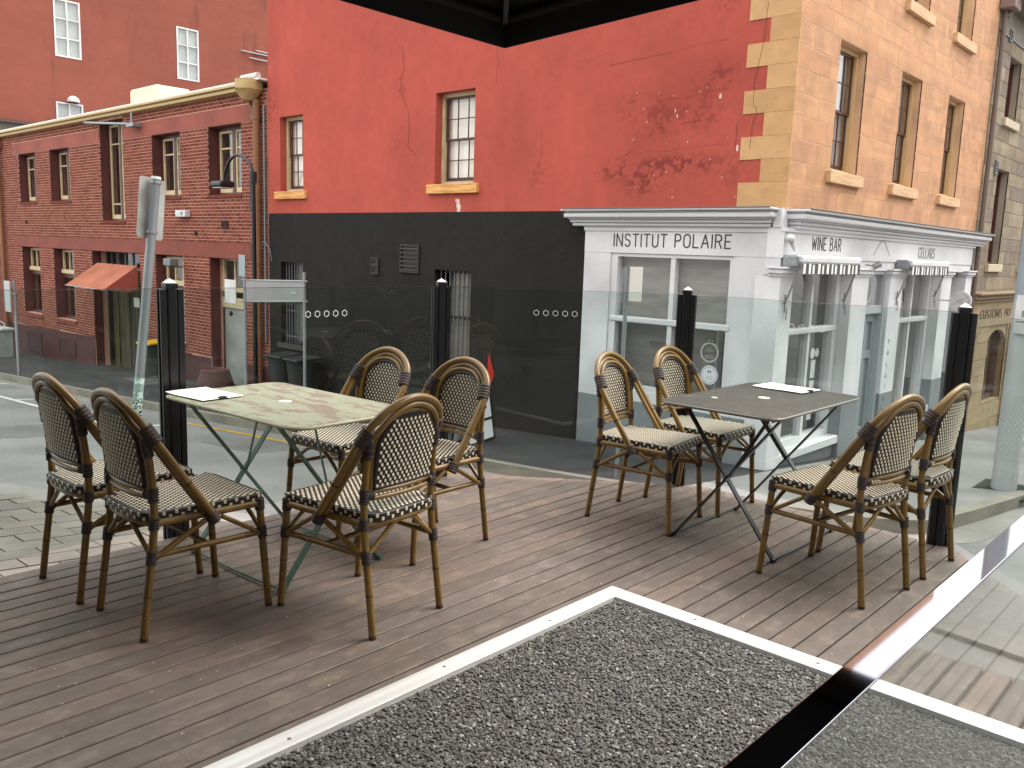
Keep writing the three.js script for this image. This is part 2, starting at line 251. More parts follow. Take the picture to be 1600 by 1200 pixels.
// ---------------------------------------------------------------- deck
const deckPoly = [[-2.5, -3.87], [3.72, -3.87], [4.69, -2.62], [4.65, -1.16], [4.16, -0.72], [3.3, 0.05], [3.3, 2.5]];
const xr = (z) => { for (let i = 1; i + 1 < deckPoly.length; i++) { const [a, b] = [deckPoly[i], deckPoly[i + 1]]; if (z >= a[1] && z <= b[1]) return lerp(a[0], b[0], (z - a[1]) / (b[1] - a[1])); } return 3.3; };
{
  const deck = structure('timber_deck', null, null, 'raised brown timber deck of narrow boards');
  const pitch = 0.0944, gap = 0.008, ch = 0.003;
  function board(xa0, xa1, xb0, xb1, z0, z1, y) { // left ends at z0, z1 and right ends at z0, z1
    const p = [], P = (x, yy, z) => [x, yy, z];
    const a = P(xa0, y - 0.022, z0), b = P(xb0, y - 0.022, z0), c = P(xb1, y - 0.022, z1), d = P(xa1, y - 0.022, z1);
    const a1 = P(xa0, y - ch, z0), b1 = P(xb0, y - ch, z0), c1 = P(xb1, y - ch, z1), d1 = P(xa1, y - ch, z1);
    const a2 = P(xa0 + ch, y, z0 + ch), b2 = P(xb0 - ch, y, z0 + ch), c2 = P(xb1 - ch, y, z1 - ch), d2 = P(xa1 + ch, y, z1 - ch);
    const quad = (s, t, u, v) => p.push(...s, ...t, ...u, ...s, ...u, ...v);
    quad(a2, d2, c2, b2); quad(a1, a2, b2, b1); quad(b1, b2, c2, c1); quad(c1, c2, d2, d1); quad(d1, d2, a2, a1);
    quad(a, a1, b1, b); quad(b, b1, c1, c); quad(c, c1, d1, d); quad(d, d1, a1, a);
    const g = new THREE.BufferGeometry(); g.setAttribute('position', new THREE.Float32BufferAttribute(p, 3)); g.computeVertexNormals();
    const w = triUV(g), off = rr(0, 9), uv = w.attributes.uv; for (let i = 0; i < uv.count; i++) { uv.setX(i, uv.getX(i) + off); uv.setY(i, uv.getY(i) - z0); } return w;
  }
  let k = 0; const screws = [];
  for (let z = -3.868; z < 2.4; z += pitch) {
    const z0 = z + gap / 2, z1 = z + pitch - gap / 2, y = rr(-0.0008, 0.0008), mt = m.deck[(hash(k, 7, 3) * 5) | 0];
    const inPit = z1 > -2.036, xa = inPit ? 2.925 : -2.5;
    let zz1 = z1; if (inPit && z0 < -2.036) { mesh('deck_board', board(-2.5, -2.5, xr(z0), xr(-2.038), z0, -2.038, y), mt, deck); k++; mesh('deck_board', board(2.925, 2.925, xr(-2.0379), xr(z1), -2.0375, z1, y), mt, deck); k++; continue; }
    mesh('deck_board', board(xa, xa, xr(z0), xr(zz1), z0, zz1, y), mt, deck); k++;
    for (let x = -0.35; x < xr(z0) - 0.1; x += 0.46) if (x > xa + 0.05) for (const s of [0.022, 0.066]) if (rnd() > 0.12) { const g = new THREE.CylinderGeometry(0.0032, 0.0032, 0.002, 6); g.translate(x + rr(-0.004, 0.004), y + 0.0004, z0 + s); screws.push(strip(g)); }
  }
  const sc = mesh('screw_heads', screws, M(0x8d8a86, 0.4, { metalness: 0.7 }), deck); sc.userData.kind = 'stuff';
  const pale = []; for (let i = 0; i < 260; i++) { const x = rr(0.5, 4.5), z = rr(-3.8, -0.8); if (x > xr(z) - 0.05 || (z > -2.05 && x < 2.95)) continue; const s = rr(0.0012, 0.0034), g = new THREE.IcosahedronGeometry(s, 0); g.scale(1.3, 0.5, 1); g.translate(x, s * 0.4 + 0.001, z); pale.push(strip(g)); }
  const gt = mesh('grit', pale, M(0xcfc8bb, 0.8), deck); gt.userData.kind = 'stuff';
  // frame under the boards and the fascia round the edge
  const bearer = M(0x2c2622, 0.85), fas = [];
  for (let i = 0; i + 1 < deckPoly.length; i++) { const [a, b] = [deckPoly[i], deckPoly[i + 1]], e = 0.02, l = Math.hypot(b[0] - a[0], b[1] - a[1]), nx = -(b[1] - a[1]) / l * e, nz = (b[0] - a[0]) / l * e; fas.push(bar([a[0] + nx, -0.20, a[1] + nz], [b[0] + nx, -0.20, b[1] + nz], 0.35, 0.02)); }
  mesh('fascia', fas, m.deck[3], deck);
  const jo = []; for (let x = -2.2; x < 4.6; x += 0.46) { const zt = x < 3.72 ? -3.84 : lerp(-3.84, -2.6, (x - 3.72) / 0.97), zb = x < 2.8 ? -2.04 : x < 3.25 ? 2.4 : lerp(0.05, -1.16, (x - 3.3) / 1.35); jo.push(box(x - 0.02, x + 0.02, -0.12, -0.0245, zt, Math.max(zt + 0.1, zb))); }
  mesh('joists', jo, bearer, deck);
  // legs of the deck down to the street
  const st = []; for (const [x, z] of [[0.6, -3.8], [2.2, -3.8], [3.66, -3.78], [4.55, -2.6], [4.55, -1.2]]) st.push(box(x - 0.045, x + 0.045, GY(x, z) - 0.25, -0.1, z - 0.045 + 0.06, z + 0.045 + 0.06)); mesh('stumps', st, bearer, deck);
}
{ // white edged panel of exposed aggregate let into the deck
  const pit = structure('aggregate_panel', null, null, 'pebble aggregate panel edged in white metal');
  const base = tex(512, 512, (u, v) => { const s = hash(u * 512 / 3 | 0, v * 512 / 3 | 0, 91), b = 60 + 80 * s * s; return [b, b * 0.97, b * 0.92]; });
  mesh('aggregate_bed', box(-2.5, 2.83, -0.06, -0.012, -1.955, 2.4), M(0xffffff, 0.9, { map: rep(base, 1.2, 1.2) }), pit);
  const geo = new THREE.IcosahedronGeometry(1, 1), N = 54000, im = new THREE.InstancedMesh(geo, M(0xffffff, 0.75), N);
  const mm = new THREE.Matrix4(), qq = new THREE.Quaternion(), ee = new THREE.Euler(), col = new THREE.Color();
  for (let i = 0; i < N; i++) {
    const x = rr(0.75, 2.822), z = rr(-1.948, -0.2), s = rr(0.0034, 0.0062);
    ee.set(rr(-0.5, 0.5), rr(0, 6.3), rr(-0.5, 0.5)); qq.setFromEuler(ee);
    mm.compose(V(x, -0.0125 + s * 0.35 + rr(0, 0.003), z), qq, V(s * rr(0.9, 1.5), s * rr(0.5, 0.75), s)); im.setMatrixAt(i, mm);
    const h = rnd(); let b = h < 0.5 ? rr(0.055, 0.11) : h < 0.93 ? rr(0.10, 0.20) : rr(0.22, 0.42); col.setRGB(b * rr(0.96, 1.08), b, b * rr(0.84, 0.96)); im.setColorAt(i, col);
  }
  im.name = 'pebbles'; im.userData.kind = 'stuff'; im.castShadow = im.receiveShadow = true; pit.add(im);
  const alu = PM({ color: 0xf4f3f0, roughness: 0.4, metalness: 0, clearcoat: 0.6, clearcoatRoughness: 0.2, map: rep(T.plaster, 0.8, 0.8) });
  mesh('edge_trim', rbox(-2.5, 2.92, -0.05, 0.006, -2.034, -1.956, 0.002), alu, pit);
  mesh('edge_trim', rbox(2.832, 2.92, -0.05, 0.006, -1.9555, 2.4, 0.002), alu, pit);
  const ri = []; for (const [x, z] of [[1.28, -1.99], [1.9, -2.0], [2.45, -1.99], [2.878, -1.6], [2.876, -1.1], [2.878, -0.6]]) { const g = new THREE.SphereGeometry(0.0065, 10, 6); g.scale(1, 0.35, 1); g.translate(x, 0.0062, z); ri.push(strip(g)); } mesh('rivets', ri, m.lead, pit);
}
// ---------------------------------------------------------------- facades: F1 faces the terrace (x = world z), F2 faces the side street (x = world x); z is outwards
const XF = 11.38, ZF = -5.378;
const F1 = new THREE.Matrix4().makeRotationY(-Math.PI / 2).setPosition(XF, 0, 0), F2 = new THREE.Matrix4().makeTranslation(0, 0, ZF);
const on = (P, g) => { g = g.clone(); g.applyMatrix4(P); return g; };
const fb = (P, x0, x1, y0, y1, z0, z1) => on(P, box(x0, x1, y0, y1, z0, z1));
const fr = (P, x0, x1, y0, y1, z0, z1, r) => on(P, rbox(x0, x1, y0, y1, z0, z1, r));
function wall(P, pts, holes, t, z = 0) {
  const s = new THREE.Shape(pts.map((p) => new THREE.Vector2(...p)));
  for (const [x0, x1, y0, y1] of holes) s.holes.push(new THREE.Path([[x0, y0], [x0, y1], [x1, y1], [x1, y0]].map((p) => new THREE.Vector2(...p))));
  const g = new THREE.ExtrudeGeometry(s, { depth: t, bevelEnabled: false }); g.translate(0, 0, z - t); return on(P, triUV(g));
}
function masonry(x0, x1, y0, y1, w, h, holes, joint, vary, cb) { // running bond, cut round the openings; cb(xa, xb, ya, yb, row)
  for (let r = 0, y = y0; y < y1 - 0.01; r++, y += h) {
    const ya = y + joint / 2, yb = Math.min(y + h, y1) - joint / 2;
    let x = x0 - (r % 2 ? w / 2 : 0) - (vary ? hash(r, 3, 9) * w * vary : 0);
    for (let k = 0; x < x1; k++) {
      const bw = w * (vary ? 1 + vary * (hash(r, k, 17) - 0.5) : 1), parts = [[Math.max(x, x0) + joint / 2, Math.min(x + bw, x1) - joint / 2]];
      x += bw;
      for (const [hx0, hx1, hy0, hy1] of holes) { if (yb <= hy0 + 0.02 || ya >= hy1 - 0.02) continue; for (let i = parts.length - 1; i >= 0; i--) { const [a, b] = parts[i]; if (b <= hx0 || a >= hx1) continue; parts.splice(i, 1); if (a < hx0) parts.push([a, hx0]); if (b > hx1) parts.push([hx1, b]); } }
      for (const [a, b] of parts) if (b - a > 0.025) cb(a, b, ya, yb, r);
    }
  }
}
function sash(parent, P, x0, x1, y0, y1, o = {}) {
  const { reveal = 0.2, cols = 3, rows = 4, frame = m.cream, sashM = m.maroon, blind = m.blind, sill = null, sillOver = 0.13, fw = 0.07, name = 'sash_window' } = o;
  const w = grp(name, parent), z = -reveal;
  mesh('frame', [fb(P, x0, x0 + fw, y0, y1, z - 0.1, z), fb(P, x1 - fw, x1, y0, y1, z - 0.1, z), fb(P, x0 + fw, x1 - fw, y1 - fw, y1, z - 0.1, z), fb(P, x0 + fw, x1 - fw, y0, y0 + 0.06, z - 0.1, z + 0.02)], frame, w);
  const a = x0 + fw, b = x1 - fw, c = y0 + 0.06, d = y1 - fw, mid = (c + d) / 2;
  for (const [s, e, zz] of [[c, mid + 0.02, z - 0.075], [mid - 0.02, d, z - 0.045]]) {
    const sb = [fb(P, a, a + 0.04, s, e, zz - 0.025, zz), fb(P, b - 0.04, b, s, e, zz - 0.025, zz), fb(P, a + 0.04, b - 0.04, s, s + (s === c ? 0.075 : 0.04), zz - 0.025, zz), fb(P, a + 0.04, b - 0.04, e - 0.04, e, zz - 0.025, zz)];
    for (let i = 1; i < cols; i++) { const x = lerp(a + 0.04, b - 0.04, i / cols); sb.push(fb(P, x - 0.009, x + 0.009, s + 0.04, e - 0.04, zz - 0.022, zz - 0.003)); }
    for (let i = 1; i < rows / 2; i++) { const y = lerp(s + 0.04, e - 0.04, i / (rows / 2)); sb.push(fb(P, a + 0.04, b - 0.04, y - 0.009, y + 0.009, zz - 0.021, zz - 0.004)); }
    mesh('sash', sb, sashM, w);
    for (let i = 0; i < cols; i++) for (let j = 0; j < rows / 2; j++) { const g0 = lerp(a + 0.04, b - 0.04, i / cols) + 0.008, g1 = lerp(a + 0.04, b - 0.04, (i + 1) / cols) - 0.008, h0 = lerp(s + 0.04, e - 0.04, j / (rows / 2)) + 0.008, h1 = lerp(s + 0.04, e - 0.04, (j + 1) / (rows / 2)) - 0.008; mesh('pane', fb(P, g0, g1, h0, h1, zz - 0.014, zz - 0.010), m.glass, w); }
  }
  if (blind) mesh('blind', fb(P, a - 0.03, b + 0.03, c, d, z - 0.16, z - 0.15), blind, w);
  if (sill) mesh('sill', fr(P, x0 - sillOver, x1 + sillOver, y0 - 0.18, y0 - 0.004, -reveal - 0.05, 0.075, 0.012), sill, w);
  return w;
}
function louvre(parent, P, x0, x1, y0, y1, n, mat, name = 'wall_vent') {
  const w = grp(name, parent), f = 0.022;
  mesh('frame', [fb(P, x0 - f, x0, y0 - f, y1 + f, 0.001, 0.04), fb(P, x1, x1 + f, y0 - f, y1 + f, 0.001, 0.04), fb(P, x0, x1, y1, y1 + f, 0.001, 0.04), fb(P, x0, x1, y0 - f, y0, 0.001, 0.04), fb(P, x0, x1, y0, y1, 0.001, 0.004)], mat, w);
  for (let i = 0; i < n; i++) { const y = lerp(y0, y1, (i + 0.5) / n), g = box(x0, x1, -0.004, 0.004, -0.5, 0.5); g.scale(1, 1, (y1 - y0) / n * 0.9); g.rotateX(0.75); g.translate(0, y, 0.022); mesh('slat', on(P, g), mat, w); }
}

// ---- the corner building: red rendered side, black base, orange ashlar front, white shopfront
const cb = thing('corner_building', 'red and orange rendered corner building with a white shopfront on its ground floor', 'building');
{
  // painted render of the long side wall, with its stains, cracks and flaked spots where the photograph shows them
  const Z0 = -18.4, Z1 = -5.41, Y0 = 2.12, Y1 = 8.6;
  const blob = (z, y, cz, cy, rz, ry) => { const a = (z - cz) / rz, b = (y - cy) / ry; return Math.exp(-(a * a + b * b)); };
  const cracks = [ // polylines (z, y), darkness
    [[[-13.55, 5.3], [-13.5, 4.9], [-13.62, 4.62], [-13.5, 4.3], [-13.35, 4.1], [-13.32, 3.7], [-13.36, 3.4], [-13.1, 3.2]], 0.55],
    [[[-11.05, 5.2], [-10.95, 4.7], [-11.0, 4.3]], 0.3], [[[-8.5, 4.38], [-7.9, 4.40], [-7.4, 4.42]], 0.35], [[[-7.4, 4.42], [-6.45, 4.5]], 0.2], [[[-8.0, 3.0], [-7.2, 3.02], [-6.3, 3.06]], 0.18], [[[-9.4, 4.45], [-8.6, 4.55]], 0.14], [[[-7.6, 3.75], [-7.0, 3.77], [-6.4, 3.82]], 0.25], [[[-6.22, 3.3], [-6.2, 2.95]], 0.5],
    [[[-7.1, 3.38], [-6.8, 3.4]], 0.4], [[[-8.3, 2.92], [-8.1, 2.98], [-7.95, 3.05]], 0.4], [[[-9.9, 3.6], [-9.85, 3.1], [-9.95, 2.7]], 0.2]];
  const segd = (z, y, a, b) => { const t = clamp(((z - a[0]) * (b[0] - a[0]) + (y - a[1]) * (b[1] - a[1])) / ((b[0] - a[0]) ** 2 + (b[1] - a[1]) ** 2), 0, 1); return Math.hypot(z - a[0] - t * (b[0] - a[0]), y - a[1] - t * (b[1] - a[1])); };
  const flakes = []; for (let i = 0; i < 26; i++) flakes.push([rr(-8.1, -5.95), rr(2.25, 3.9), rr(0.004, 0.010), rr(0.005, 0.015)]);
  flakes.push([-6.5, 3.72, 0.022, 0.04], [-7.25, 3.58, 0.012, 0.03], [-7.2, 3.5, 0.012, 0.03], [-6.17, 2.98, 0.02, 0.045], [-11.9, 2.28, 0.04, 0.1], [-11.86, 2.18, 0.05, 0.09], [-11.95, 2.34, 0.03, 0.03]);
  const wallTex = tex(2048, 1024, (u, v) => {
    const z = lerp(Z0, Z1, u), y = lerp(Y0, Y1, v), wz = z + 0.05 * (fbm(u, v, 60, 30, 5, 3) - 0.5), wy = y + 0.05 * (fbm(u, v, 60, 30, 8, 3) - 0.5);
    const n1 = fbm(u, v, 10, 5, 101, 6), n2 = fbm(u, v, 90, 45, 111, 4), n3 = fbm(u, v, 26, 13, 121, 5), n4 = fbm(u, v, 220, 110, 125, 3), h = hash(u * 2048 | 0, v * 1024 | 0, 7);
    let k = 1 + 0.15 * (n1 - 0.5) + 0.08 * (n2 - 0.5) + 0.06 * (fbm(u, v, 40, 4, 128, 3) - 0.5) + 0.04 * (h - 0.5); let c = mul([173, 83, 71], k);
    const big = blob(z, y, -7.4, 3.4, 1.25, 0.75) * 0.5 + blob(z, y, -6.6, 4.0, 0.9, 0.5) * 0.45;
    c = mixc(c, [138, 60, 54], clamp(big * (0.4 + 1.1 * (n3 - 0.35)), 0, 0.7));
    const mould = blob(z, y, -7.2, 2.78, 0.75, 0.13) * 1.2 + blob(z, y, -7.75, 2.55, 0.32, 0.2) + blob(z, y, -8.35, 2.72, 0.28, 0.14) * 0.8 + blob(z, y, -7.5, 3.45, 0.4, 0.3) * 0.55 + blob(z, y, -6.75, 3.5, 0.35, 0.28) * 0.5 + blob(z, y, -6.55, 4.0, 0.35, 0.2) * 0.6 + blob(z, y, -8.0, 3.7, 0.35, 0.2) * 0.5 + blob(z, y, -9.95, 2.75, 0.2, 0.35) * 0.45 + blob(z, y, -13.6, 3.5, 0.25, 0.3) * 0.4 + blob(z, y, -13.6, 4.55, 0.18, 0.2) * 0.5 + blob(z, y, -18.2, 4.5, 0.3, 0.5) * 0.5 + blob(z, y, -6.5, 5.0, 0.2, 0.12) * 0.6 + blob(z, y, -6.2, 2.6, 0.3, 0.2) * 0.4;
    c = mixc(c, [88, 38, 36], clamp(mould * sstep(0.43, 0.62, 0.5 * n2 + 0.5 * n4) * 0.6, 0, 0.5));
    for (const [pl, dk] of cracks) for (let i = 0; i + 1 < pl.length; i++) { const d = segd(wz, wy, pl[i], pl[i + 1]); if (d < 0.03) c = mixc(c, [84, 36, 32], dk * 0.75 * (sstep(0.011, 0.003, d) + 0.2 * sstep(0.03, 0.008, d))); }
    for (const [fz, fy, a, b] of flakes) { const q = ((wz - fz) / a) ** 2 + ((wy - fy) / b) ** 2; if (q < 1) c = mixc(c, [226, 205, 196], 0.85); }
    return c;
  });
  // the wall's sheet uses uv over its whole area
  const wins = [[-17.9, -16.97, 2.62, 4.30], [-12.56, -11.5, 2.64, 4.33]];
  const g = wall(F1, [[Z0, Y0], [Z1, Y0], [Z1, Y1], [Z0, Y1]], wins, 0.42);
  { const p = g.attributes.position, uv = g.attributes.uv; for (let i = 0; i < p.count; i++) uv.setXY(i, (p.getZ(i) - Z0) / (Z1 - Z0), (p.getY(i) - Y0) / (Y1 - Y0)); }
  mesh('side_wall', g, MW(0xffffff, { map: wallTex, ...bumpOf(rep(T.fine, 10, 5), 0.003) }), cb);
  const blackTex = tex(1024, 512, (u, v) => { const n1 = fbm(u, v, 8, 4, 131, 6), n2 = fbm(u, v, 80, 40, 134, 4); const b = 38 + 9 * (n1 - 0.5) + 6 * (n2 - 0.5) + (hash(u * 1024 | 0, v * 512 | 0, 3) > 0.9993 ? 70 : 0); return [b * 1.03, b, b * 0.94]; });
  const bw = [[-17.91, -17.0, -0.92, 1.0], [-12.5, -11.5, -0.8, 1.02]];
  mesh('base_wall', wall(F1, [[-18.4, -4], [-8.8, -4], [-8.8, 2.12], [-18.4, 2.12]], bw, 0.42), MW(0xffffff, { map: rep(blackTex, 0.1, 0.2), ...bumpOf(rep(T.fine, 0.5, 0.5), 0.002) }), cb);
  const stain = tex(256, 64, (u, v) => mixc([222, 168, 98], [150, 92, 50], clamp(1.6 * (fbm(u, v, 6, 3, 141, 5) - 0.48), 0, 0.8)));
  const sillM = M(0xffffff, 0.8, { map: rep(stain, 0.8, 1.5) });
  for (const [a, b, c, d] of wins) sash(cb, F1, a, b, c, d, { reveal: 0.17, sill: sillM, sillOver: 0.16 });
  // barred windows in the black base
  for (const [a, b, c, d] of bw) {
    const w = grp('barred_window', cb), bs = m.black;
    mesh('frame', [fb(F1, a, a + 0.05, c, d, -0.3, -0.2), fb(F1, b - 0.05, b, c, d, -0.3, -0.2), fb(F1, a + 0.05, b - 0.05, d - 0.06, d, -0.3, -0.2), fb(F1, a + 0.05, b - 0.05, (c + d) / 2 - 0.03, (c + d) / 2 + 0.03, -0.28, -0.22)], bs, w);
    for (const [e, f] of [[c, (c + d) / 2 - 0.03], [(c + d) / 2 + 0.03, d - 0.06]]) mesh('pane', fb(F1, a + 0.05, b - 0.05, e, f, -0.26, -0.255), m.glass, w);
    mesh('curtain', fb(F1, a, b, c, d, -0.40, -0.39), M(0x9a8f82, 0.9, { map: rep(T.stone, 3, 0.3) }), w);
    for (let i = 0; i < 8; i++) { const x = lerp(a + 0.06, b - 0.06, i / 7); mesh('bar', on(F1, rod([x, c, -0.12], [x, d, -0.12], 0.011, 0.011, 8)), m.lead, w); }
    for (const t of [0.08, 0.4, 0.73]) mesh('cross_bar', fb(F1, a, b, lerp(c, d, t) - 0.012, lerp(c, d, t) + 0.012, -0.15, -0.132), m.lead, w);
    mesh('sill', fb(F1, a - 0.1, b + 0.1, c - 0.12, c - 0.004, -0.3, 0.05), M(0x35322f, 0.6), w);
  }
  const vm = M(0x2e2b28, 0.5); louvre(cb, F1, -13.49, -12.97, 0.95, 1.46, 6, vm); louvre(cb, F1, -14.43, -14.24, 0.87, 1.02, 3, vm, 'small_vent'); louvre(cb, F1, -14.43, -14.24, 1.06, 1.17, 2, vm, 'small_vent');
  // quoins on the corner
  const qm = [[192, 149, 102], [187, 144, 98], [195, 152, 106]].map((c, i) => M(0xffffff, 0.8, { map: rep(tex(256, 256, (u, v) => { const n = fbm(u, v, 6, 6, 150 + i, 5), k = fbm(u, v, 30, 30, 160 + i, 3); return mixc(mul(c, 1 + 0.12 * (n - 0.5)), [150, 112, 76], sstep(0.68, 0.85, k) * 0.4); }), 1.2, 1.2), ...bumpOf(rep(T.fine, 2, 2), 0.002) }));
  for (let i = 0, y = 2.18; i < 18; i++, y += 0.3135) mesh('quoin', fb(F1, i % 2 ? -5.80 : -6.125, -5.372, y + (i ? 0.0015 : -0.06), y + 0.312, -0.02, 0.012), qm[i % 3], cb);
  { const cr = []; const pts = [[-5.86, 4.9], [-5.9, 4.3], [-5.98, 3.9], [-5.98, 3.55], [-5.92, 3.5], [-5.92, 3.42], [-5.97, 3.3], [-5.98, 2.95]]; for (let i = 0; i + 1 < pts.length; i++) cr.push(bar([pts[i][0], pts[i][1], 0.0122], [pts[i + 1][0], pts[i + 1][1], 0.0122], 0.007, 0.002, [1, 0, 0])); mesh('hairline_crack', on(F1, merge(cr)), M(0x6b4a32, 0.9), cb); }
  // orange ashlar front
  const ow = []; for (const x of [12.74, 15.33, 17.9]) { ow.push([x, x + 1.02, 2.76, 4.62]); ow.push([x, x + 1.02, 5.72, 7.5]); }
  const sw = grp('stone_front', cb);
  const mortar = M(0xe6bd98, 0.85, { map: rep(T.plaster, 0.5, 0.5) });
  mesh('mortar', wall(F2, [[11.38, 2.05], [20.64, 2.05], [20.64, 8.6], [11.38, 8.6]], ow, 0.4, -0.003), mortar, sw);
  const om = [[0xd7a074, 0], [0xd59d72, 1], [0xd9a377, 2], [0xd39c74, 3], [0xd8a178, 4]].map(([c, i]) => M(c, 0.8, { map: rep(T.stone, 0.5 + 0.07 * i, 0.6), ...bumpOf(rep(T.fine, 1.2, 1.2), 0.004) }));
  masonry(11.385, 20.635, 2.155, 8.6, 0.95, 0.3085, ow, 0.016, 0.35, (a, b, c, d) => mesh('stone_block', fb(F2, a, b, c, d, -0.02, 0), om[(rnd() * 5) | 0], sw));
  const peach = M(0xe6bd92, 0.75, { map: rep(T.plaster, 1, 1) });
  for (const [a, b, c, d] of ow) sash(cb, F2, a, b, c, d, { reveal: 0.13, sill: peach, sillOver: 0.13, blind: c < 5 ? M(0xa5a6a6, 0.9) : m.blind, frame: M(0xc7a878, 0.6) });
  // roof, ends and inside so that light comes only through the windows
  mesh('back_walls', [box(XF + 0.42, 20.6, -4, 8.5, -18.39, -18.2), box(20.4, 20.6, -4, 8.5, -18.19, -5.8), box(XF + 0.4, 20.6, 8.5, 8.6, -18.39, -5.8)], m.interior, cb);
}
{ // ---- white shopfront
  const W = m.shopWhite, G = m.shopGrey;
  const prof = (P, x0, x1, pr, y0) => { // a moulded cornice: stacked fillets with a rolled lip
    const l = []; for (const [a, b, z] of pr) l.push(fr(P, x0 - z * 0.6, x1 + z * 0.6, y0 + a, y0 + b, -0.1, z, Math.min(0.02, (b - a) * 0.45))); return merge(l);
  };
  const cor = [[0, 0.05, 0.14], [0.052, 0.10, 0.18], [0.102, 0.125, 0.21], [0.127, 0.20, 0.28], [0.202, 0.225, 0.25], [0.227, 0.262, 0.33]];
  mesh('cornice', prof(F1, -8.93, -5.62, cor, 1.87), W, cb);
  mesh('cornice', prof(F2, 11.62, 20.75, cor, 1.86), W, cb);
  const lead = []; lead.push(fb(F1, -9.1, -5.45, 2.133, 2.14, -0.05, 0.345), fb(F2, 11.45, 20.95, 2.124, 2.131, -0.05, 0.345)); mesh('cornice_flashing', lead, m.lead, cb);
  // side facing the terrace
  mesh('fascia', [fb(F1, -8.8, -5.44, 1.455, 1.868, -0.2, 0.05), fb(F1, -8.81, -5.43, 1.80, 1.866, 0.0, 0.075)], W, cb);
  mesh('shop_wall', [fb(F1, -8.8, -8.27, -0.89, 1.453, -0.3, 0.045), fb(F1, -6.08, -5.60, -0.89, 1.453, -0.3, 0.045), fb(F1, -8.27, -6.08, -0.89, -0.72, -0.3, 0.045)], W, cb);
  mesh('shop_plinth', [fb(F1, -8.8, -5.60, -3, -0.892, -0.3, 0.05)], G, cb);
  mesh('corner_pilaster', [fb(F1, -5.598, -5.36, -1.25, 1.45, -0.2, 0.075), fb(F1, -5.60, -5.355, 1.22, 1.34, 0.05, 0.11), fb(F1, -5.60, -5.355, -3, -1.252, -0.2, 0.09), fb(F1, -5.598, -5.36, 1.452, 1.868, -0.2, 0.06), fb(F1, -5.50, -5.38, 1.87, 2.13, -0.1, 0.1)], W, cb);
  const sw = grp('shop_window', cb), x0 = -8.27, x1 = -6.08, y0 = -0.72, y1 = 1.45;
  mesh('frame', [fb(F1, x0, x0 + 0.13, y0, y1, -0.12, 0.02), fb(F1, x1 - 0.07, x1, y0, y1, -0.12, 0.02), fb(F1, x0 + 0.13, x1 - 0.07, y1 - 0.05, y1, -0.12, 0.02), fb(F1, x0 + 0.13, x1 - 0.07, y0, y0 + 0.08, -0.12, 0.03), fb(F1, -7.155, -7.075, y0 + 0.08, y1 - 0.05, -0.11, 0.01), fr(F1, x0 + 0.02, x1 - 0.01, 0.36, 0.455, -0.1, 0.035, 0.02)], W, sw);
  for (const [a, b] of [[x0 + 0.13, -7.155], [-7.075, x1 - 0.07]]) for (const [c, d] of [[y0 + 0.08, 0.36], [0.455, y1 - 0.05]]) mesh('pane', fb(F1, a, b, c, d, -0.065, -0.059), m.glass, sw);
  mesh('blind', fb(F1, x0, x1, 0.40, y1, -0.17, -0.16), M(0x9a9690, 0.9, { map: rep(T.stone, 0.6, 2) }), sw);
  mesh('inner_screen', fb(F1, x0 - 0.1, x1 + 0.1, y0, 0.42, -0.45, -0.42), M(0x8a8883, 0.9, { map: rep(T.stone, 0.6, 1) }), sw);
  const L = on(F1, strokes('INSTITUT', 0.98, 0.19, 0.019).translate(-8.21, 1.56, 0.0502)), L2 = on(F1, strokes('POLAIRE', 0.93, 0.19, 0.019).translate(-7.08, 1.565, 0.0502));
  const ink = M(0x2a2b2c, 0.6); mesh('sign_lettering', [L, L2], ink, cb);
  { // round decals on the glass
    const cv = (fn) => { const c = document.createElement('canvas'); c.width = c.height = 256; const x = c.getContext('2d'); fn(x); const t = new THREE.CanvasTexture(c); t.colorSpace = THREE.SRGBColorSpace; return t; };
    const t1 = cv((x) => { x.fillStyle = '#77756f'; x.fillRect(0, 0, 256, 256); x.strokeStyle = '#a9aba8'; x.lineWidth = 20; x.beginPath(); x.arc(128, 128, 116, 0, 7); x.stroke(); x.fillStyle = '#5c5955'; x.beginPath(); x.arc(128, 128, 105, 0, 7); x.fill(); x.fillStyle = '#9a9a96'; for (const [y, w] of [[70, 60], [100, 100], [165, 130], [190, 110]]) for (let i = -w / 2; i < w / 2; i += 15) x.fillRect(128 + i, y, 9, 12); });
    const t2 = cv((x) => { x.fillStyle = '#d5d6da'; x.fillRect(0, 0, 256, 256); x.strokeStyle = '#7d7f84'; x.lineWidth = 4; x.beginPath(); x.arc(128, 128, 98, 0, 7); x.stroke(); x.setLineDash && x.setLineDash([12, 8]); x.lineWidth = 10; x.beginPath(); x.arc(128, 128, 112, 0, 7); x.stroke(); x.fillStyle = '#4a2630'; x.beginPath(); x.arc(112, 82, 13, 0, 7); x.fill(); x.beginPath(); x.arc(144, 82, 13, 0, 7); x.fill(); x.fillRect(110, 95, 4, 28); x.fillRect(142, 95, 4, 28); x.fillStyle = '#8d8f96'; for (const y of [145, 165, 185]) x.fillRect(75, y, 106, 6); });
    const disc = (r, z, y, t) => { const g = new THREE.CircleGeometry(r, 40); g.translate(z, y, -0.056); mesh('round_decal', on(F1, strip(g)), M(0xffffff, 0.6, { map: t }), sw); };
    disc(0.155, -6.43, 0.02, t1); disc(0.145, -6.41, -0.32, t2);
    mesh('decal_tag', fb(F1, -6.50, -6.36, 0.165, 0.225, -0.057, -0.054), M(0x3f3f3d, 0.6), sw); mesh('decal_lettering', on(F1, text('TOP 4', 0.10, 0.035, 0.002).translate(-6.48, 0.178, -0.054)), M(0xa9aaa5, 0.6), sw);
  }
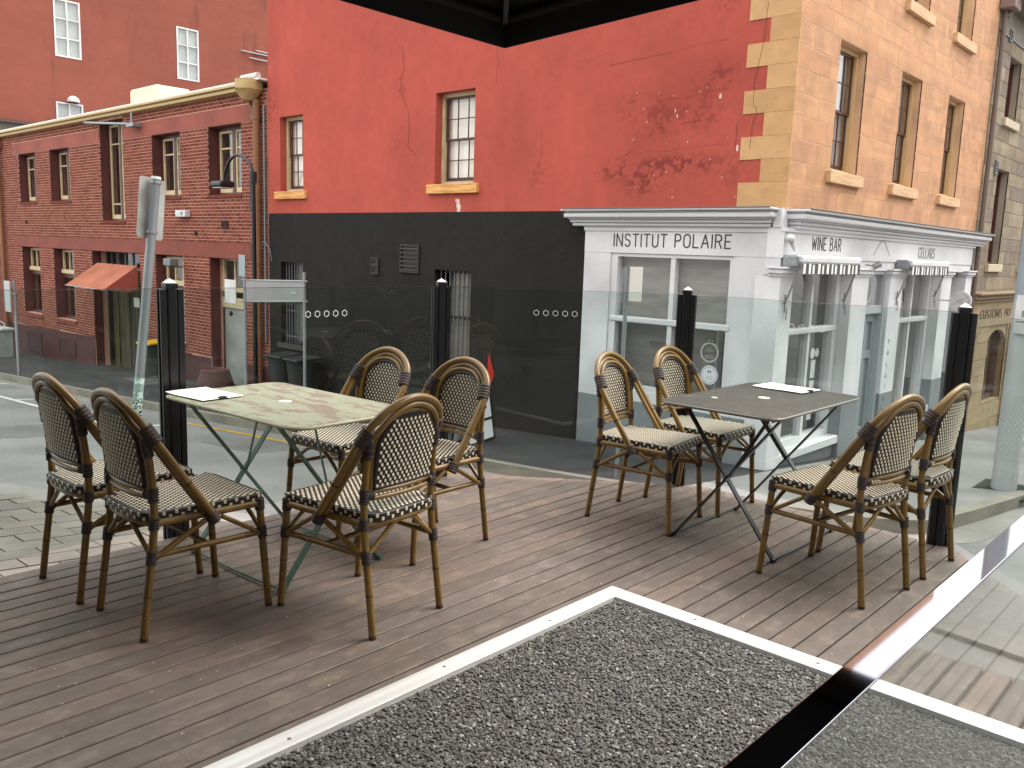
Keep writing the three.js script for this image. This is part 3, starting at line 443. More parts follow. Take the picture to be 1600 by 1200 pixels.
  // front on the side street
  mesh('fascia', [fb(F2, 11.30, 20.45, 1.455, 1.868, -0.2, 0.05), fb(F2, 11.29, 20.46, 1.815, 1.862, 0, 0.09)], W, cb);
  mesh('architrave', [fb(F2, 11.38, 20.45, 1.30, 1.453, -0.2, 0.03)], W, cb);
  const pil = (a, b, grey) => { const p = grp('pilaster', cb); mesh('shaft', fb(F2, a, b, grey ? -0.87 : -1.4, 1.20, -0.3, 0.075), W, p); mesh('capital', [fr(F2, a - 0.03, b + 0.03, 1.20, 1.235, -0.1, 0.10, 0.008), fr(F2, a - 0.06, b + 0.06, 1.237, 1.30, -0.1, 0.13, 0.015), fr(F2, a - 0.08, b + 0.08, 1.302, 1.335, -0.1, 0.155, 0.01)], W, p); mesh('foot', fb(F2, a - 0.006, b + 0.006, -3.2, grey ? -0.872 : -1.402, -0.3, 0.08), grey ? G : W, p); };
  pil(11.23, 11.64, false); pil(13.82, 14.5, true); pil(15.53, 16.17, true); pil(18.42, 19.05, true); pil(20.06, 20.5, true);
  const big = (a, b) => {
    const w = grp('shop_window', cb), yb = -1.38, yt = 1.30, mid = (a + b) / 2 + 0.14, z = -0.16, bw = 0.1;
    mesh('frame', [fb(F2, a, a + bw, yb, yt, z - 0.1, z + 0.05), fb(F2, b - bw * 1.6, b, yb, yt, z - 0.1, z + 0.05), fb(F2, a + bw, b - bw * 1.6, yt - 0.06, yt, z - 0.1, z + 0.04), fb(F2, mid - 0.1, mid - 0.02, yb, yt - 0.06, z - 0.09, z + 0.03), fr(F2, a + 0.03, b - 0.05, 0.33, 0.42, z - 0.08, z + 0.07, 0.02), fb(F2, a + bw, b - bw * 1.6, yb, yb + 0.1, z - 0.1, z + 0.05)], W, w);
    for (const [c, d] of [[a + bw, mid - 0.1], [mid - 0.02, b - bw * 1.6]]) for (const [e, f] of [[yb + 0.1, 0.33], [0.42, yt - 0.06]]) mesh('pane', fb(F2, c, d, e, f, z - 0.04, z - 0.034), m.glass, w);
    mesh('sill', fr(F2, a - 0.02, b + 0.02, yb - 0.14, yb - 0.002, -0.3, 0.07, 0.02), W, w); mesh('stall_riser', fb(F2, a, b, -3.2, yb - 0.142, -0.3, 0.0), G, w);
    mesh('interior_screen', fb(F2, a, b, yb, yt, z - 0.9, z - 0.88), M(0xa9adab, 0.9), w);
    return w;
  };
  const bigA = big(11.65, 13.81), bigB = big(16.18, 18.41);
  { // cards and a star hung inside the glass
    const z = ZF - 0.19, c = M(0xd9dcda, 0.7), st = new THREE.Shape(); for (let i = 0; i < 12; i++) { const r = i % 2 ? 0.018 : 0.06, a = i * Math.PI / 6; st.lineTo(Math.cos(a) * r, Math.sin(a) * r); }
    const sg = new THREE.ExtrudeGeometry(st, { depth: 0.004, bevelEnabled: false }); sg.translate(12.98, 0.83, -0.21); mesh('star', on(F2, strip(sg)), c, bigA);
    for (const [x, y, r] of [[13.2, -0.02, 0.085], [13.36, -0.02, 0.07]]) { const g = new THREE.CylinderGeometry(r, r, 0.004, 28); g.rotateX(Math.PI / 2); g.translate(x, y, -0.215); mesh('round_card', on(F2, strip(g)), c, bigA); }
    for (const [y0, y1] of [[-0.42, -0.13], [-0.66, -0.46], [-0.88, -0.70], [-1.1, -0.92]]) mesh('menu_card', fb(F2, 13.17, 13.33, y0, y1, -0.217, -0.213), c, bigA);
    for (const [x, y, r] of [[16.36, -0.42, 0.1], [16.32, -1.0, 0.11]]) { const g = new THREE.CylinderGeometry(r, r, 0.004, 28); g.rotateX(Math.PI / 2); g.translate(x, y, -0.19); mesh('round_card', on(F2, strip(g)), c, bigB); }
  }
  // door
  const d = grp('shop_door', cb), F2d = new THREE.Matrix4().makeTranslation(0, 0, ZF + 0.15);
  mesh('frame', [fb(F2d, 14.5, 14.58, -1.8, 1.30, -0.4, -0.13), fb(F2d, 15.44, 15.53, -1.8, 1.30, -0.4, -0.13), fb(F2d, 14.58, 15.44, 0.57, 0.70, -0.3, -0.15), fb(F2d, 14.58, 15.44, 1.24, 1.299, -0.3, -0.15)], M(0xa9afb2, 0.5), d);
  mesh('leaf', [fb(F2d, 14.58, 14.72, -1.75, 0.57, -0.3, -0.24), fb(F2d, 15.32, 15.44, -1.75, 0.57, -0.3, -0.24), fb(F2d, 14.97, 15.06, -1.75, 0.57, -0.3, -0.24), fb(F2d, 14.72, 14.97, 0.42, 0.57, -0.3, -0.24), fb(F2d, 15.06, 15.32, 0.42, 0.57, -0.3, -0.24), fb(F2d, 14.72, 14.97, -0.22, -0.08, -0.3, -0.24), fb(F2d, 15.06, 15.32, -0.22, -0.08, -0.3, -0.24), fb(F2d, 14.72, 14.97, -1.75, -1.45, -0.3, -0.24), fb(F2d, 15.06, 15.32, -1.75, -1.45, -0.3, -0.24), fb(F2d, 14.6, 15.42, -1.75, 0.55, -0.32, -0.29)], m.doorGrey, d);
  mesh('fanlight', fb(F2d, 14.58, 15.44, 0.70, 1.24, -0.2, -0.195), m.glass, d);
  { const g = new THREE.SphereGeometry(0.03, 14, 10); g.translate(14.68, -0.55, -0.2); mesh('door_knob', on(F2d, strip(g)), m.steel, d); mesh('step', fb(F2d, 14.5, 15.53, -3, -1.802, -0.4, -0.13), G, d); }
  { const c = [[0.02, 0.23], [0.09, 0.17], [0.13, 0.02], [0.11, -0.12], [0.02, -0.2], [-0.08, -0.19], [-0.12, -0.1], [-0.07, 0.02], [-0.02, 0.1]].map(([x, y]) => [14.82 + x * 1.1, 0.97 + y, -0.185]); mesh('fanlight_emblem', on(F2d, merge([tube(c, 0.006, 6, 60, true), tube([[14.76, 0.98, -0.185], [14.82, 1.06, -0.185], [14.85, 0.99, -0.185], [14.8, 0.95, -0.185]], 0.005, 6, 20, true)])), m.white, d); }
  mesh('sign_lettering', on(F2, strokes('WINE BAR', 1.05, 0.18, 0.019).translate(12.22, 1.59, 0.0502)), ink, cb);
  mesh('sign_lettering', on(F2, strokes('CELLARS', 0.93, 0.18, 0.016).translate(16.92, 1.555, 0.0502)), M(0x6d6f70, 0.6), cb);
  { const l = []; for (let i = 0; i < 9; i++) for (const s of [-1, 1]) { const t = i / 8, g = box(-0.02, 0.02, -0.012, 0.012, 0, 0.004); g.rotateZ(-s * 1.0 + (hash(i, s + 2, 4) - 0.5)); g.translate(15.05 + s * (0.04 + 0.32 * t), 1.81 - 0.24 * t * (0.8 + 0.2 * t), 0.0502); l.push(g); } mesh('arched_emblem', on(F2, merge(l)), M(0xa9abac, 0.6), cb); }
  { const l = []; 'POLAIRE'.split('').forEach((ch, i) => l.push(ch === 'I' ? box(15.755, 15.767, 0.02 - i * 0.205, 0.12 - i * 0.205, 0.0755, 0.08) : strokes(ch, 0.055, 0.075, 0.009).translate(15.72, 0.02 - i * 0.205, i > 3 ? 0.0808 : 0.0752))); mesh('pilaster_lettering', on(F2, merge(l)), M(0x85888a, 0.6), cb); }
  // corner lamp and small spotlights
  const hl = grp('corner_lamp', cb); { const g = new THREE.SphereGeometry(0.062, 20, 14); g.scale(1.3, 1, 1); g.translate(11.34, 1.72, 0.12); mesh('head', on(F2, strip(g)), m.white, hl); mesh('bracket', on(F2, merge([rod([11.33, 1.72, 0.05], [11.33, 1.72, 0.12], 0.02), rod([11.36, 1.66, 0.14], [11.42, 1.55, 0.16], 0.035, 0.012)])), m.white, hl); }
  for (const x of [14.42, 16.2]) { const s = grp('spotlight', cb); mesh('head', on(F2, rod([x, 1.36, 0.16], [x + 0.06, 1.42, 0.24], 0.045, 0.055, 14)), m.galv, s); mesh('arm', on(F2, rod([x, 1.40, 0.0], [x, 1.38, 0.16], 0.012)), m.galv, s); }
  // projecting round sign
  const rs = grp('projecting_sign', cb); { const P = new THREE.Matrix4().makeRotationY(-Math.PI / 2).setPosition(17.95, 0.76, -4.8); const g = new THREE.CylinderGeometry(0.2, 0.2, 0.04, 40); g.rotateX(Math.PI / 2); mesh('disc', on(P, strip(g)), m.white, rs);
    const ring = new THREE.TorusGeometry(0.15, 0.005, 6, 40, 2.4); ring.rotateZ(-0.9); ring.translate(0, 0, 0.022); const r2 = new THREE.TorusGeometry(0.035, 0.005, 6, 20); r2.translate(0.0, -0.01, 0.022);
    mesh('emblem', on(P, merge([strip(ring), strip(r2), rod([-0.15, -0.08, 0.022], [0.13, 0.1, 0.022], 0.005, 0.005, 6)])), M(0x9da0a2, 0.6), rs); mesh('bracket', [box(17.93, 17.97, 0.745, 0.775, -5.3, -4.99)], m.white, rs); }
  // striped awnings
  const awn = (a, b) => {
    const w = grp('awning', cb), sM = [M(0xe6e5e2, 0.8), M(0x4a4946, 0.85)], n = 26;
    mesh('cassette', [fr(F2, a - 0.06, b, 1.39, 1.50, 0.05, 0.30, 0.03)], W, w);
    mesh('end_plate', fr(F2, a - 0.13, a - 0.062, 1.33, 1.50, 0.04, 0.26, 0.03), m.galv, w);
    for (let i = 0; i < n; i++) { const x0 = lerp(a + 0.03, b - 0.02, i / n), x1 = lerp(a + 0.03, b - 0.02, (i + 1) / n), g = box(x0, x1, 1.245, 1.388, 0.28, 0.286); g.translate(0, 0, 0.008 * Math.sin(i * 1.3)); mesh('stripe', on(F2, g), sM[i % 2], w); }
    mesh('front_bar', on(F2, rod([a - 0.05, 1.385, 0.27], [b, 1.385, 0.27], 0.016)), m.galv, w);
    for (const x of [a - 0.03, b - 0.02]) { mesh('arm', on(F2, rod([x, 1.37, 0.26], [x - 0.02, 0.83, 0.10], 0.014, 0.014)), m.galv, w); mesh('arm_bracket', on(F2, merge([rod([x - 0.02, 0.70, 0.095], [x - 0.02, 0.95, 0.095], 0.009), rod([x - 0.02, 0.83, 0.06], [x - 0.02, 0.83, 0.11], 0.013), rod([x + 0.04, 0.60, 0.1], [x + 0.03, 0.78, 0.1], 0.007)])), m.lead, w); }
  };
  awn(11.44, 13.52); awn(15.92, 18.02);
}
// ---------------------------------------------------------------- brick building
const bb = thing('brick_building', 'two storey red brick building with deep window recesses and a cream gutter', 'building');
{
  const Z0 = -37.1, Z1 = -18.44, Y0 = -4.4, Y1 = 5.0;
  const up = [[-35.15, -33.45, 2.6, 4.31], [-32.1, -30.4, 2.6, 4.31], [-27.97, -26.27, 1.94, 4.93], [-24.42, -22.76, 2.6, 4.31], [-21.26, -19.62, 2.6, 4.31]];
  const lo = [[-35.28, -33.5, -1.42, 1.0], [-32.18, -30.41, -1.42, 1.0], [-28.88, -25.43, -3.4, 1.0], [-24.4, -22.73, -1.42, 1.0], [-21.28, -19.5, -3.0, 1.0]];
  const vents = [[-34.98, -33.63, -2.85, -2.15], [-31.89, -30.5, -2.65, -2.1]];
  const bands = [[-35.7, -27.97, 4.31, 4.71], [-26.27, -19.18, 4.31, 4.71], [-36.0, -19.2, 1.0, 1.39]];
  const holes = [...up, ...lo];
  const wallG = grp('front_wall', bb);
  const mortar = MW(0xd8a794, { map: rep(T.plaster, 0.6, 0.6) });
  mesh('mortar', wall(F1, [[Z0, Y0], [Z1, Y0], [Z1, Y1 - 0.0], [Z0, Y1]], holes.map(([a, b, c, d]) => [a, b, Math.max(c, Y0 + 0.02), Math.min(d, Y1 - 0.01)]), 0.5, -0.003), mortar, wallG);
  const bm = [0x93503f, 0x874736, 0x9b5846, 0x7d4034, 0x8f5242, 0x97503f].map((c, i) => MW(c, { map: rep(T.brick, 3.1 + 0.3 * i, 6), ...bumpOf(rep(T.grain, 4, 4), 0.003) }));
  const all = [];
  const plinthY = (z) => -1.62 + 0.018 * (z + 18.4);
  masonry(Z0, Z1, -3.2, Y1, 0.24, 0.0862, [...holes, ...bands], 0.014, 0, (a, b, c, d) => { if ((c + d) / 2 < plinthY((a + b) / 2) || b - a < 0.03) return; all.push([a, b, c, d]); });
  const score = ([a, b, c, d]) => (a + b) / 2 + ((c + d) / 2 < -1.4 ? -8 : 0) + (b > -19.4 ? -3 : 0);
  all.sort((p, q) => score(q) - score(p));
  const rest = bm.map(() => []);
  all.forEach(([a, b, c, d], i) => { const k = (hash(i, 5, 77) * 6) | 0, dz = rr(-0.0015, 0.0015), g = fb(F1, a, b, c, d, -0.05, dz); if (i < 290) mesh('brick', g, bm[k], wallG); else rest[k].push(g); });
  rest.forEach((l, k) => { if (!l.length) return; const q = mesh('brickwork', l, bm[k], wallG); q.userData.kind = 'stuff'; });
  const bandM = M(0xa0503f, 0.75, { map: rep(T.plaster, 0.5, 0.5) }), bandL = M(0x87402f, 0.75, { map: rep(T.plaster, 0.5, 0.5) });
  bands.forEach(([a, b, c, d], i) => mesh('lintel_band', fb(F1, a + 0.004, b - 0.004, c + 0.003, d, -0.005, 0.012), i === 2 ? bandL : bandM, bb));
  // the painted plinth follows the falling street
  const s = new THREE.Shape([[Z0, -4.4], [-28.9, -4.4], [-28.9, plinthY(-28.9)], [Z0, plinthY(Z0)]].map((p) => new THREE.Vector2(...p))), s2 = new THREE.Shape([[-25.4, -4.4], [-21.3, -4.4], [-21.3, plinthY(-21.3)], [-25.4, plinthY(-25.4)]].map((p) => new THREE.Vector2(...p))), s3 = new THREE.Shape([[-19.5, -4.4], [Z1, -4.4], [Z1, plinthY(Z1)], [-19.5, plinthY(-19.5)]].map((p) => new THREE.Vector2(...p)));
  const pm = M(0x4f2220, 0.7, { map: rep(T.plaster, 0.5, 0.5) });
  for (const q of [s, s2, s3]) { const g = new THREE.ExtrudeGeometry(q, { depth: 0.05, bevelEnabled: false }); g.translate(0, 0, -0.03); mesh('plinth', on(F1, triUV(g)), pm, bb); }
  for (const [a, b, c, d] of vents) louvre(bb, F1, a, b, c, d, 9, M(0x3a1d1c, 0.8), 'basement_grille');
  const rev = 0.28, revM = M(0x5e2f2a, 0.8, { map: rep(T.plaster, 0.8, 0.8) });
  const liner = (w, a, b, c, d) => mesh('reveal_lining', [fb(F1, a + 0.001, a + 0.012, c, d - 0.013, -rev, -0.02), fb(F1, b - 0.012, b - 0.001, c, d - 0.013, -rev, -0.02), fb(F1, a + 0.001, b - 0.001, d - 0.012, d - 0.001, -rev, -0.02)], revM, w);
  const cas = (a, b, c, d, tall) => {
    const w = grp('casement_window', bb), z = -rev, n = 2;
    mesh('outer_frame', [fb(F1, a, a + 0.09, c, d, z - 0.1, z + 0.02), fb(F1, b - 0.09, b, c, d, z - 0.1, z + 0.02), fb(F1, a + 0.09, b - 0.09, d - 0.09, d, z - 0.1, z + 0.02), fb(F1, a + 0.09, b - 0.09, c, c + 0.07, z - 0.1, z + 0.03), fb(F1, (a + b) / 2 - 0.07, (a + b) / 2 + 0.07, c + 0.07, d - 0.09, z - 0.1, z + 0.01)], m.maroon, w);
    for (const [e, f] of [[a + 0.09, (a + b) / 2 - 0.07], [(a + b) / 2 + 0.07, b - 0.09]]) {
      const y0 = c + 0.07, y1 = d - 0.09, fw = 0.055, ts = tall ? [0.16, 0.8] : [0.72];
      mesh('casement', [fb(F1, e, e + fw, y0, y1, z - 0.06, z - 0.005), fb(F1, f - fw, f, y0, y1, z - 0.06, z - 0.005), fb(F1, e + fw, f - fw, y1 - fw, y1, z - 0.06, z - 0.005), fb(F1, e + fw, f - fw, y0, y0 + 0.13, z - 0.06, z + 0.0), ...ts.map((t) => fb(F1, e + fw, f - fw, lerp(y0, y1, t) - 0.02, lerp(y0, y1, t) + 0.02, z - 0.055, z - 0.01))], m.cream, w);
      const ys = [y0 + 0.13, ...ts.map((t) => lerp(y0, y1, t)), y1 - fw]; for (let i = 0; i + 1 < ys.length; i++) mesh('pane', fb(F1, e + fw, f - fw, ys[i] + 0.02, ys[i + 1] - 0.02, z - 0.036, z - 0.03), m.glass, w);
    }
    mesh('sill', fr(F1, a - 0.02, b + 0.02, c - 0.09, c - 0.002, -rev - 0.1, 0.035, 0.01), bm[1], w); liner(w, a, b, c, d);
  };
  up.forEach((u, i) => cas(...u, i === 2));
  const low = (a, b, c, d) => {
    const w = grp('ground_floor_window', bb), z = -rev, ys = 0.22;
    mesh('outer_frame', [fb(F1, a, a + 0.08, c, d, z - 0.1, z + 0.02), fb(F1, b - 0.08, b, c, d, z - 0.1, z + 0.02), fb(F1, a + 0.08, b - 0.08, d - 0.06, d, z - 0.1, z + 0.02), fb(F1, a + 0.08, b - 0.08, ys - 0.22, ys - 0.08, z - 0.1, z + 0.02), fb(F1, a + 0.08, b - 0.08, c, c + 0.1, z - 0.1, z + 0.02)], m.maroon, w);
    const l = [fb(F1, a + 0.08, a + 0.15, ys, d - 0.06, z - 0.06, z), fb(F1, b - 0.15, b - 0.08, ys, d - 0.06, z - 0.06, z), fb(F1, a + 0.15, b - 0.15, d - 0.12, d - 0.06, z - 0.06, z), fr(F1, a + 0.06, b - 0.06, ys - 0.08, ys + 0.06, z - 0.06, z + 0.06, 0.01)];
    for (const t of [1 / 3, 2 / 3]) { const x = lerp(a + 0.15, b - 0.15, t); l.push(fb(F1, x - 0.025, x + 0.025, ys + 0.06, d - 0.12, z - 0.055, z - 0.005)); }
    mesh('fanlight_frame', l, m.cream, w);
    for (let i = 0; i < 3; i++) mesh('pane', fb(F1, lerp(a + 0.15, b - 0.15, i / 3) + 0.02, lerp(a + 0.15, b - 0.15, (i + 1) / 3) - 0.02, ys + 0.06, d - 0.12, z - 0.035, z - 0.03), m.glass, w);
    mesh('lower_pane', fb(F1, a + 0.08, b - 0.08, c + 0.1, ys - 0.22, z - 0.05, z - 0.04), m.glass, w);
    mesh('sill', fr(F1, a - 0.05, b + 0.05, c - 0.12, c - 0.002, -rev - 0.1, 0.05, 0.01), bm[2], w); liner(w, a, b, c, d);
  };
  low(...lo[0]); low(...lo[1]); low(...lo[3]);
  { // recessed entrance with old timber doors
    const [a, b, , d] = lo[2], w = grp('entrance', bb), z = -0.55;
    mesh('transom_light', [fb(F1, a, b, 0.42, 0.52, z - 0.1, z + 0.02), ...[0, 1, 2, 3, 4, 5, 6].map((i) => fb(F1, lerp(a + 0.1, b - 0.1, i / 6) - 0.03, lerp(a + 0.1, b - 0.1, i / 6) + 0.03, 0.52, 0.95, z - 0.06, z))], m.lead, w);
    for (let i = 0; i < 6; i++) mesh('pane', fb(F1, lerp(a + 0.1, b - 0.1, i / 6) + 0.03, lerp(a + 0.1, b - 0.1, (i + 1) / 6) - 0.03, 0.52, 0.95, z - 0.035, z - 0.03), m.glass, w);
    const dt = tex(128, 256, (u, v) => mixc([112, 108, 84], [58, 58, 46], clamp(0.5 + 2 * (fbm(u, v, 10, 3, 171, 5) - 0.5), 0, 1)));
    for (let i = 0; i < 8; i++) mesh('door_board', fb(F1, lerp(a + 0.1, b - 0.1, i / 8) + 0.008, lerp(a + 0.1, b - 0.1, (i + 1) / 8) - 0.008, -3.3, 0.42, z - 0.08 - (i % 2) * 0.03, z - 0.02 - (i % 2) * 0.03), M(i === 3 ? 0x8a8a86 : 0xc9c3a0, 0.8, { map: rep(dt, 0.9, 0.3) }), w);
    mesh('notice', fb(F1, -27.2, -26.8, -0.72, -0.42, z - 0.018, z - 0.012), m.blind, w); mesh('jamb', [fb(F1, a, a + 0.09, -3.3, d, z - 0.1, z + 0.1), fb(F1, b - 0.09, b, -3.3, d, z - 0.1, z + 0.1), fb(F1, a, b, -3.3, d, z - 0.3, z - 0.28)], M(0x2c2521, 0.8), w); liner(w, a, b, -3.3, d);
  }
  { // grey side door
    const [a, b, , d] = lo[4], w = grp('side_door', bb), z = -0.36, ys = 0.24;
    mesh('fanlight_frame', [fb(F1, a, a + 0.1, ys, d, z - 0.08, z), fb(F1, b - 0.1, b, ys, d, z - 0.08, z), fb(F1, a + 0.1, b - 0.1, d - 0.07, d, z - 0.08, z), fb(F1, a + 0.58, a + 0.64, ys, d - 0.07, z - 0.07, z - 0.01), fb(F1, a + 1.12, a + 1.18, ys, d - 0.07, z - 0.07, z - 0.01), fr(F1, a, b, ys - 0.12, ys, z - 0.08, z + 0.05, 0.01), fr(F1, a, b, ys - 0.55, ys - 0.28, z - 0.08, z + 0.03, 0.01)], m.cream, w);
    mesh('pane', fb(F1, a + 0.1, b - 0.1, ys, d - 0.07, z - 0.04, z - 0.035), m.glass, w);
    mesh('door_leaf', [fb(F1, a + 0.06, b - 0.1, -3, ys - 0.55, z - 0.08, z - 0.02)], M(0xa3a49f, 0.6, { map: rep(T.plaster, 0.6, 0.6) }), w); mesh('frame', [fb(F1, a, a + 0.058, -3, ys - 0.552, z - 0.1, z), fb(F1, b - 0.098, b, -3, ys - 0.552, z - 0.1, z)], m.maroon, w); liner(w, a, b, -3, d);
  }
  // orange canvas hood over the entrance
  { const w = grp('canvas_hood', bb), a = -28.35, b = -25.5, y1 = 0.62, y0 = -0.08, o = 1.0, p = [], cm = MW(0xb4735a, { map: rep(T.plaster, 0.7, 0.7) });
    const q = (...v) => p.push(...v[0], ...v[1], ...v[2], ...v[0], ...v[2], ...v[3]);
    const N = 10; for (let i = 0; i < N; i++) { const t0 = i / N, t1 = (i + 1) / N, f = (t, k) => [lerp(a, b, k), lerp(y1, y0, t) - 0.06 * Math.sin(Math.PI * t) * Math.sin(Math.PI * k) ** 0.5, 0.05 + o * t]; for (let j = 0; j < N; j++) q(f(t0, j / N), f(t1, j / N), f(t1, (j + 1) / N), f(t0, (j + 1) / N)); }
    const g = new THREE.BufferGeometry(); g.setAttribute('position', new THREE.Float32BufferAttribute(p, 3)); g.computeVertexNormals(); mesh('canvas', on(F1, triUV(g)), cm, w);
    const sd = []; for (const x of [a, b]) { const e = new THREE.Shape([[0, y1], [o, y0], [0.75 * o, y0 - 0.02], [0.3, y0 - 0.1], [0, y0 + 0.02]].map((v) => new THREE.Vector2(...v))), k = new THREE.ExtrudeGeometry(e, { depth: 0.01, bevelEnabled: false }); k.rotateY(-Math.PI / 2); k.translate(x, 0, 0.05); sd.push(triUV(k)); } mesh('hood_side', on(F1, merge(sd)), M(0x96493b, 0.9), w);
    mesh('hood_frame', on(F1, merge([rod([a, y0, 1.05], [b, y0, 1.05], 0.015), rod([a, y0, 1.05], [a, y0 - 0.02, 0], 0.012), rod([b, y0, 1.05], [b, y0 - 0.02, 0], 0.012)])), m.galv, w); }
  // gutter, roof, downpipes
  const gm = M(0xc9ac74, 0.55, { map: rep(T.plaster, 1, 1) });
  mesh('gutter', [fr(F1, Z0 - 0.2, -19.3, 5.0, 5.10, -0.1, 0.16, 0.02), fr(F1, Z0 - 0.2, -19.3, 5.102, 5.17, -0.1, 0.22, 0.02)], gm, bb);
  mesh('roof', [fb(F1, Z0 - 0.2, Z1, 5.172, 5.215, -9, 0.20)], M(0xdedad2, 0.6), bb);
  mesh('rainwater_head', on(F1, merge([(() => { const g = new THREE.CylinderGeometry(0.36, 0.36, 0.22, 6); g.translate(-18.9, 5.08, 0.2); return strip(g); })(), (() => { const g = new THREE.CylinderGeometry(0.36, 0.16, 0.24, 6); g.translate(-18.9, 4.85, 0.2); return strip(g); })()])), gm, bb);
  mesh('overflow_pipe', on(F1, merge([rod([-19.25, 5.28, 0.15], [-18.55, 5.28, 0.15], 0.07), (() => { const g = new THREE.SphereGeometry(0.07, 10, 8); g.translate(-19.25, 5.28, 0.15); return strip(g); })(), rod([-19.25, 5.28, 0.15], [-19.25, 5.15, 0.15], 0.07)])), m.white, bb);
  const pm2 = M(0x8d5d3c, 0.6, { map: rep(T.plaster, 1, 1) });
  const dp = grp('downpipe', bb); mesh('pipe', on(F1, rod([-18.72, 4.75, 0.12], [-18.72, -2.3, 0.12], 0.085, 0.085, 14)), pm2, dp); mesh('bracket', on(F1, merge([4.3, 2.4, 0.9, -0.6].map((y) => rod([-18.72, y, 0.12], [-18.72, y + 0.06, 0.12], 0.1, 0.1, 14)))), pm2, dp); mesh('branch', on(F1, merge([rod([-19.05, 4.8, 0.1], [-18.88, 4.45, 0.1], 0.05), rod([-18.9, 4.46, 0.1], [-18.86, 4.25, 0.1], 0.07)])), pm2, dp);
  const dp2 = grp('downpipe', bb); mesh('pipe', on(F1, rod([-36.95, 5.0, 0.12], [-36.95, -3, 0.12], 0.075, 0.075, 12)), pm2, dp2); mesh('hopper', fr(F1, -37.15, -36.75, 4.6, 4.95, 0, 0.28, 0.03), pm2, dp2);
  { const c = new THREE.SphereGeometry(1, 12, 8); mesh('roof_vent_box', rbox(12.9, 14.1, 5.2, 6.25, -29.2, -27.3, 0.12, 3), M(0xd9cba9, 0.7), bb); }
  mesh('wall_conduit', on(F1, merge([rod([-18.5, 4.6, 0.05], [-18.5, -1, 0.05], 0.025), tube([[-18.62, 1.25, 0.1], [-18.45, 1.45, 0.14], [-18.25, 1.3, 0.1], [-18.2, 1.0, 0.06]], 0.012, 6, 20)])), m.lead, bb);
  const jb = grp('flag_arm', bb); mesh('tube', on(F1, rod([-28.55, 4.93, 0.18], [-25.1, 4.64, 0.18], 0.04, 0.04)), m.galv, jb); mesh('clamp', on(F1, merge([rod([-25.25, 4.6, 0.18], [-25.25, 4.98, 0.18], 0.03), box(-25.45, -25.0, 4.58, 4.68, 0.002, 0.26)])), m.galv, jb);
  const al = grp('alarm_box', bb); mesh('box', fr(F1, -22.82, -22.26, 2.04, 2.22, 0.002, 0.16, 0.02), m.white, al); mesh('grille', fb(F1, -22.5, -22.4, 2.08, 2.18, 0.16, 0.164), m.lead, al);
  louvre(bb, F1, -20.56, -20.32, 1.78, 1.93, 4, M(0x3b2522, 0.8), 'air_brick');
  for (const [z, y] of [[-21.95, 1.62], [-34.6, 1.9], [-20.2, -0.4]]) { const g = new THREE.CylinderGeometry(0.05, 0.07, 0.05, 4); g.rotateX(Math.PI / 2); g.translate(z, y, 0.025); mesh('tie_plate', on(F1, strip(g)), m.blackMatt, bb); }
  const fl = grp('flood_light', bb); mesh('arm', on(F1, rod([-23.2, 0.68, -0.2], [-22.6, 0.7, 0.5], 0.02)), m.galv, fl); mesh('head', fr(F1, -22.8, -22.4, 0.72, 0.92, 0.3, 0.55, 0.03), m.lead, fl);
  mesh('inner_walls', [box(XF + 0.52, 20.4, -4.4, 5.16, -37.1, -36.9), box(20.2, 20.4, -4.4, 5.16, -36.89, -18.6), box(XF + 0.52, 20.2, -4.4, 5.16, -18.63, -18.43), box(XF + 4.0, XF + 4.05, -4.4, 5.16, -36.89, -18.64)], m.plasterInside, bb);
}
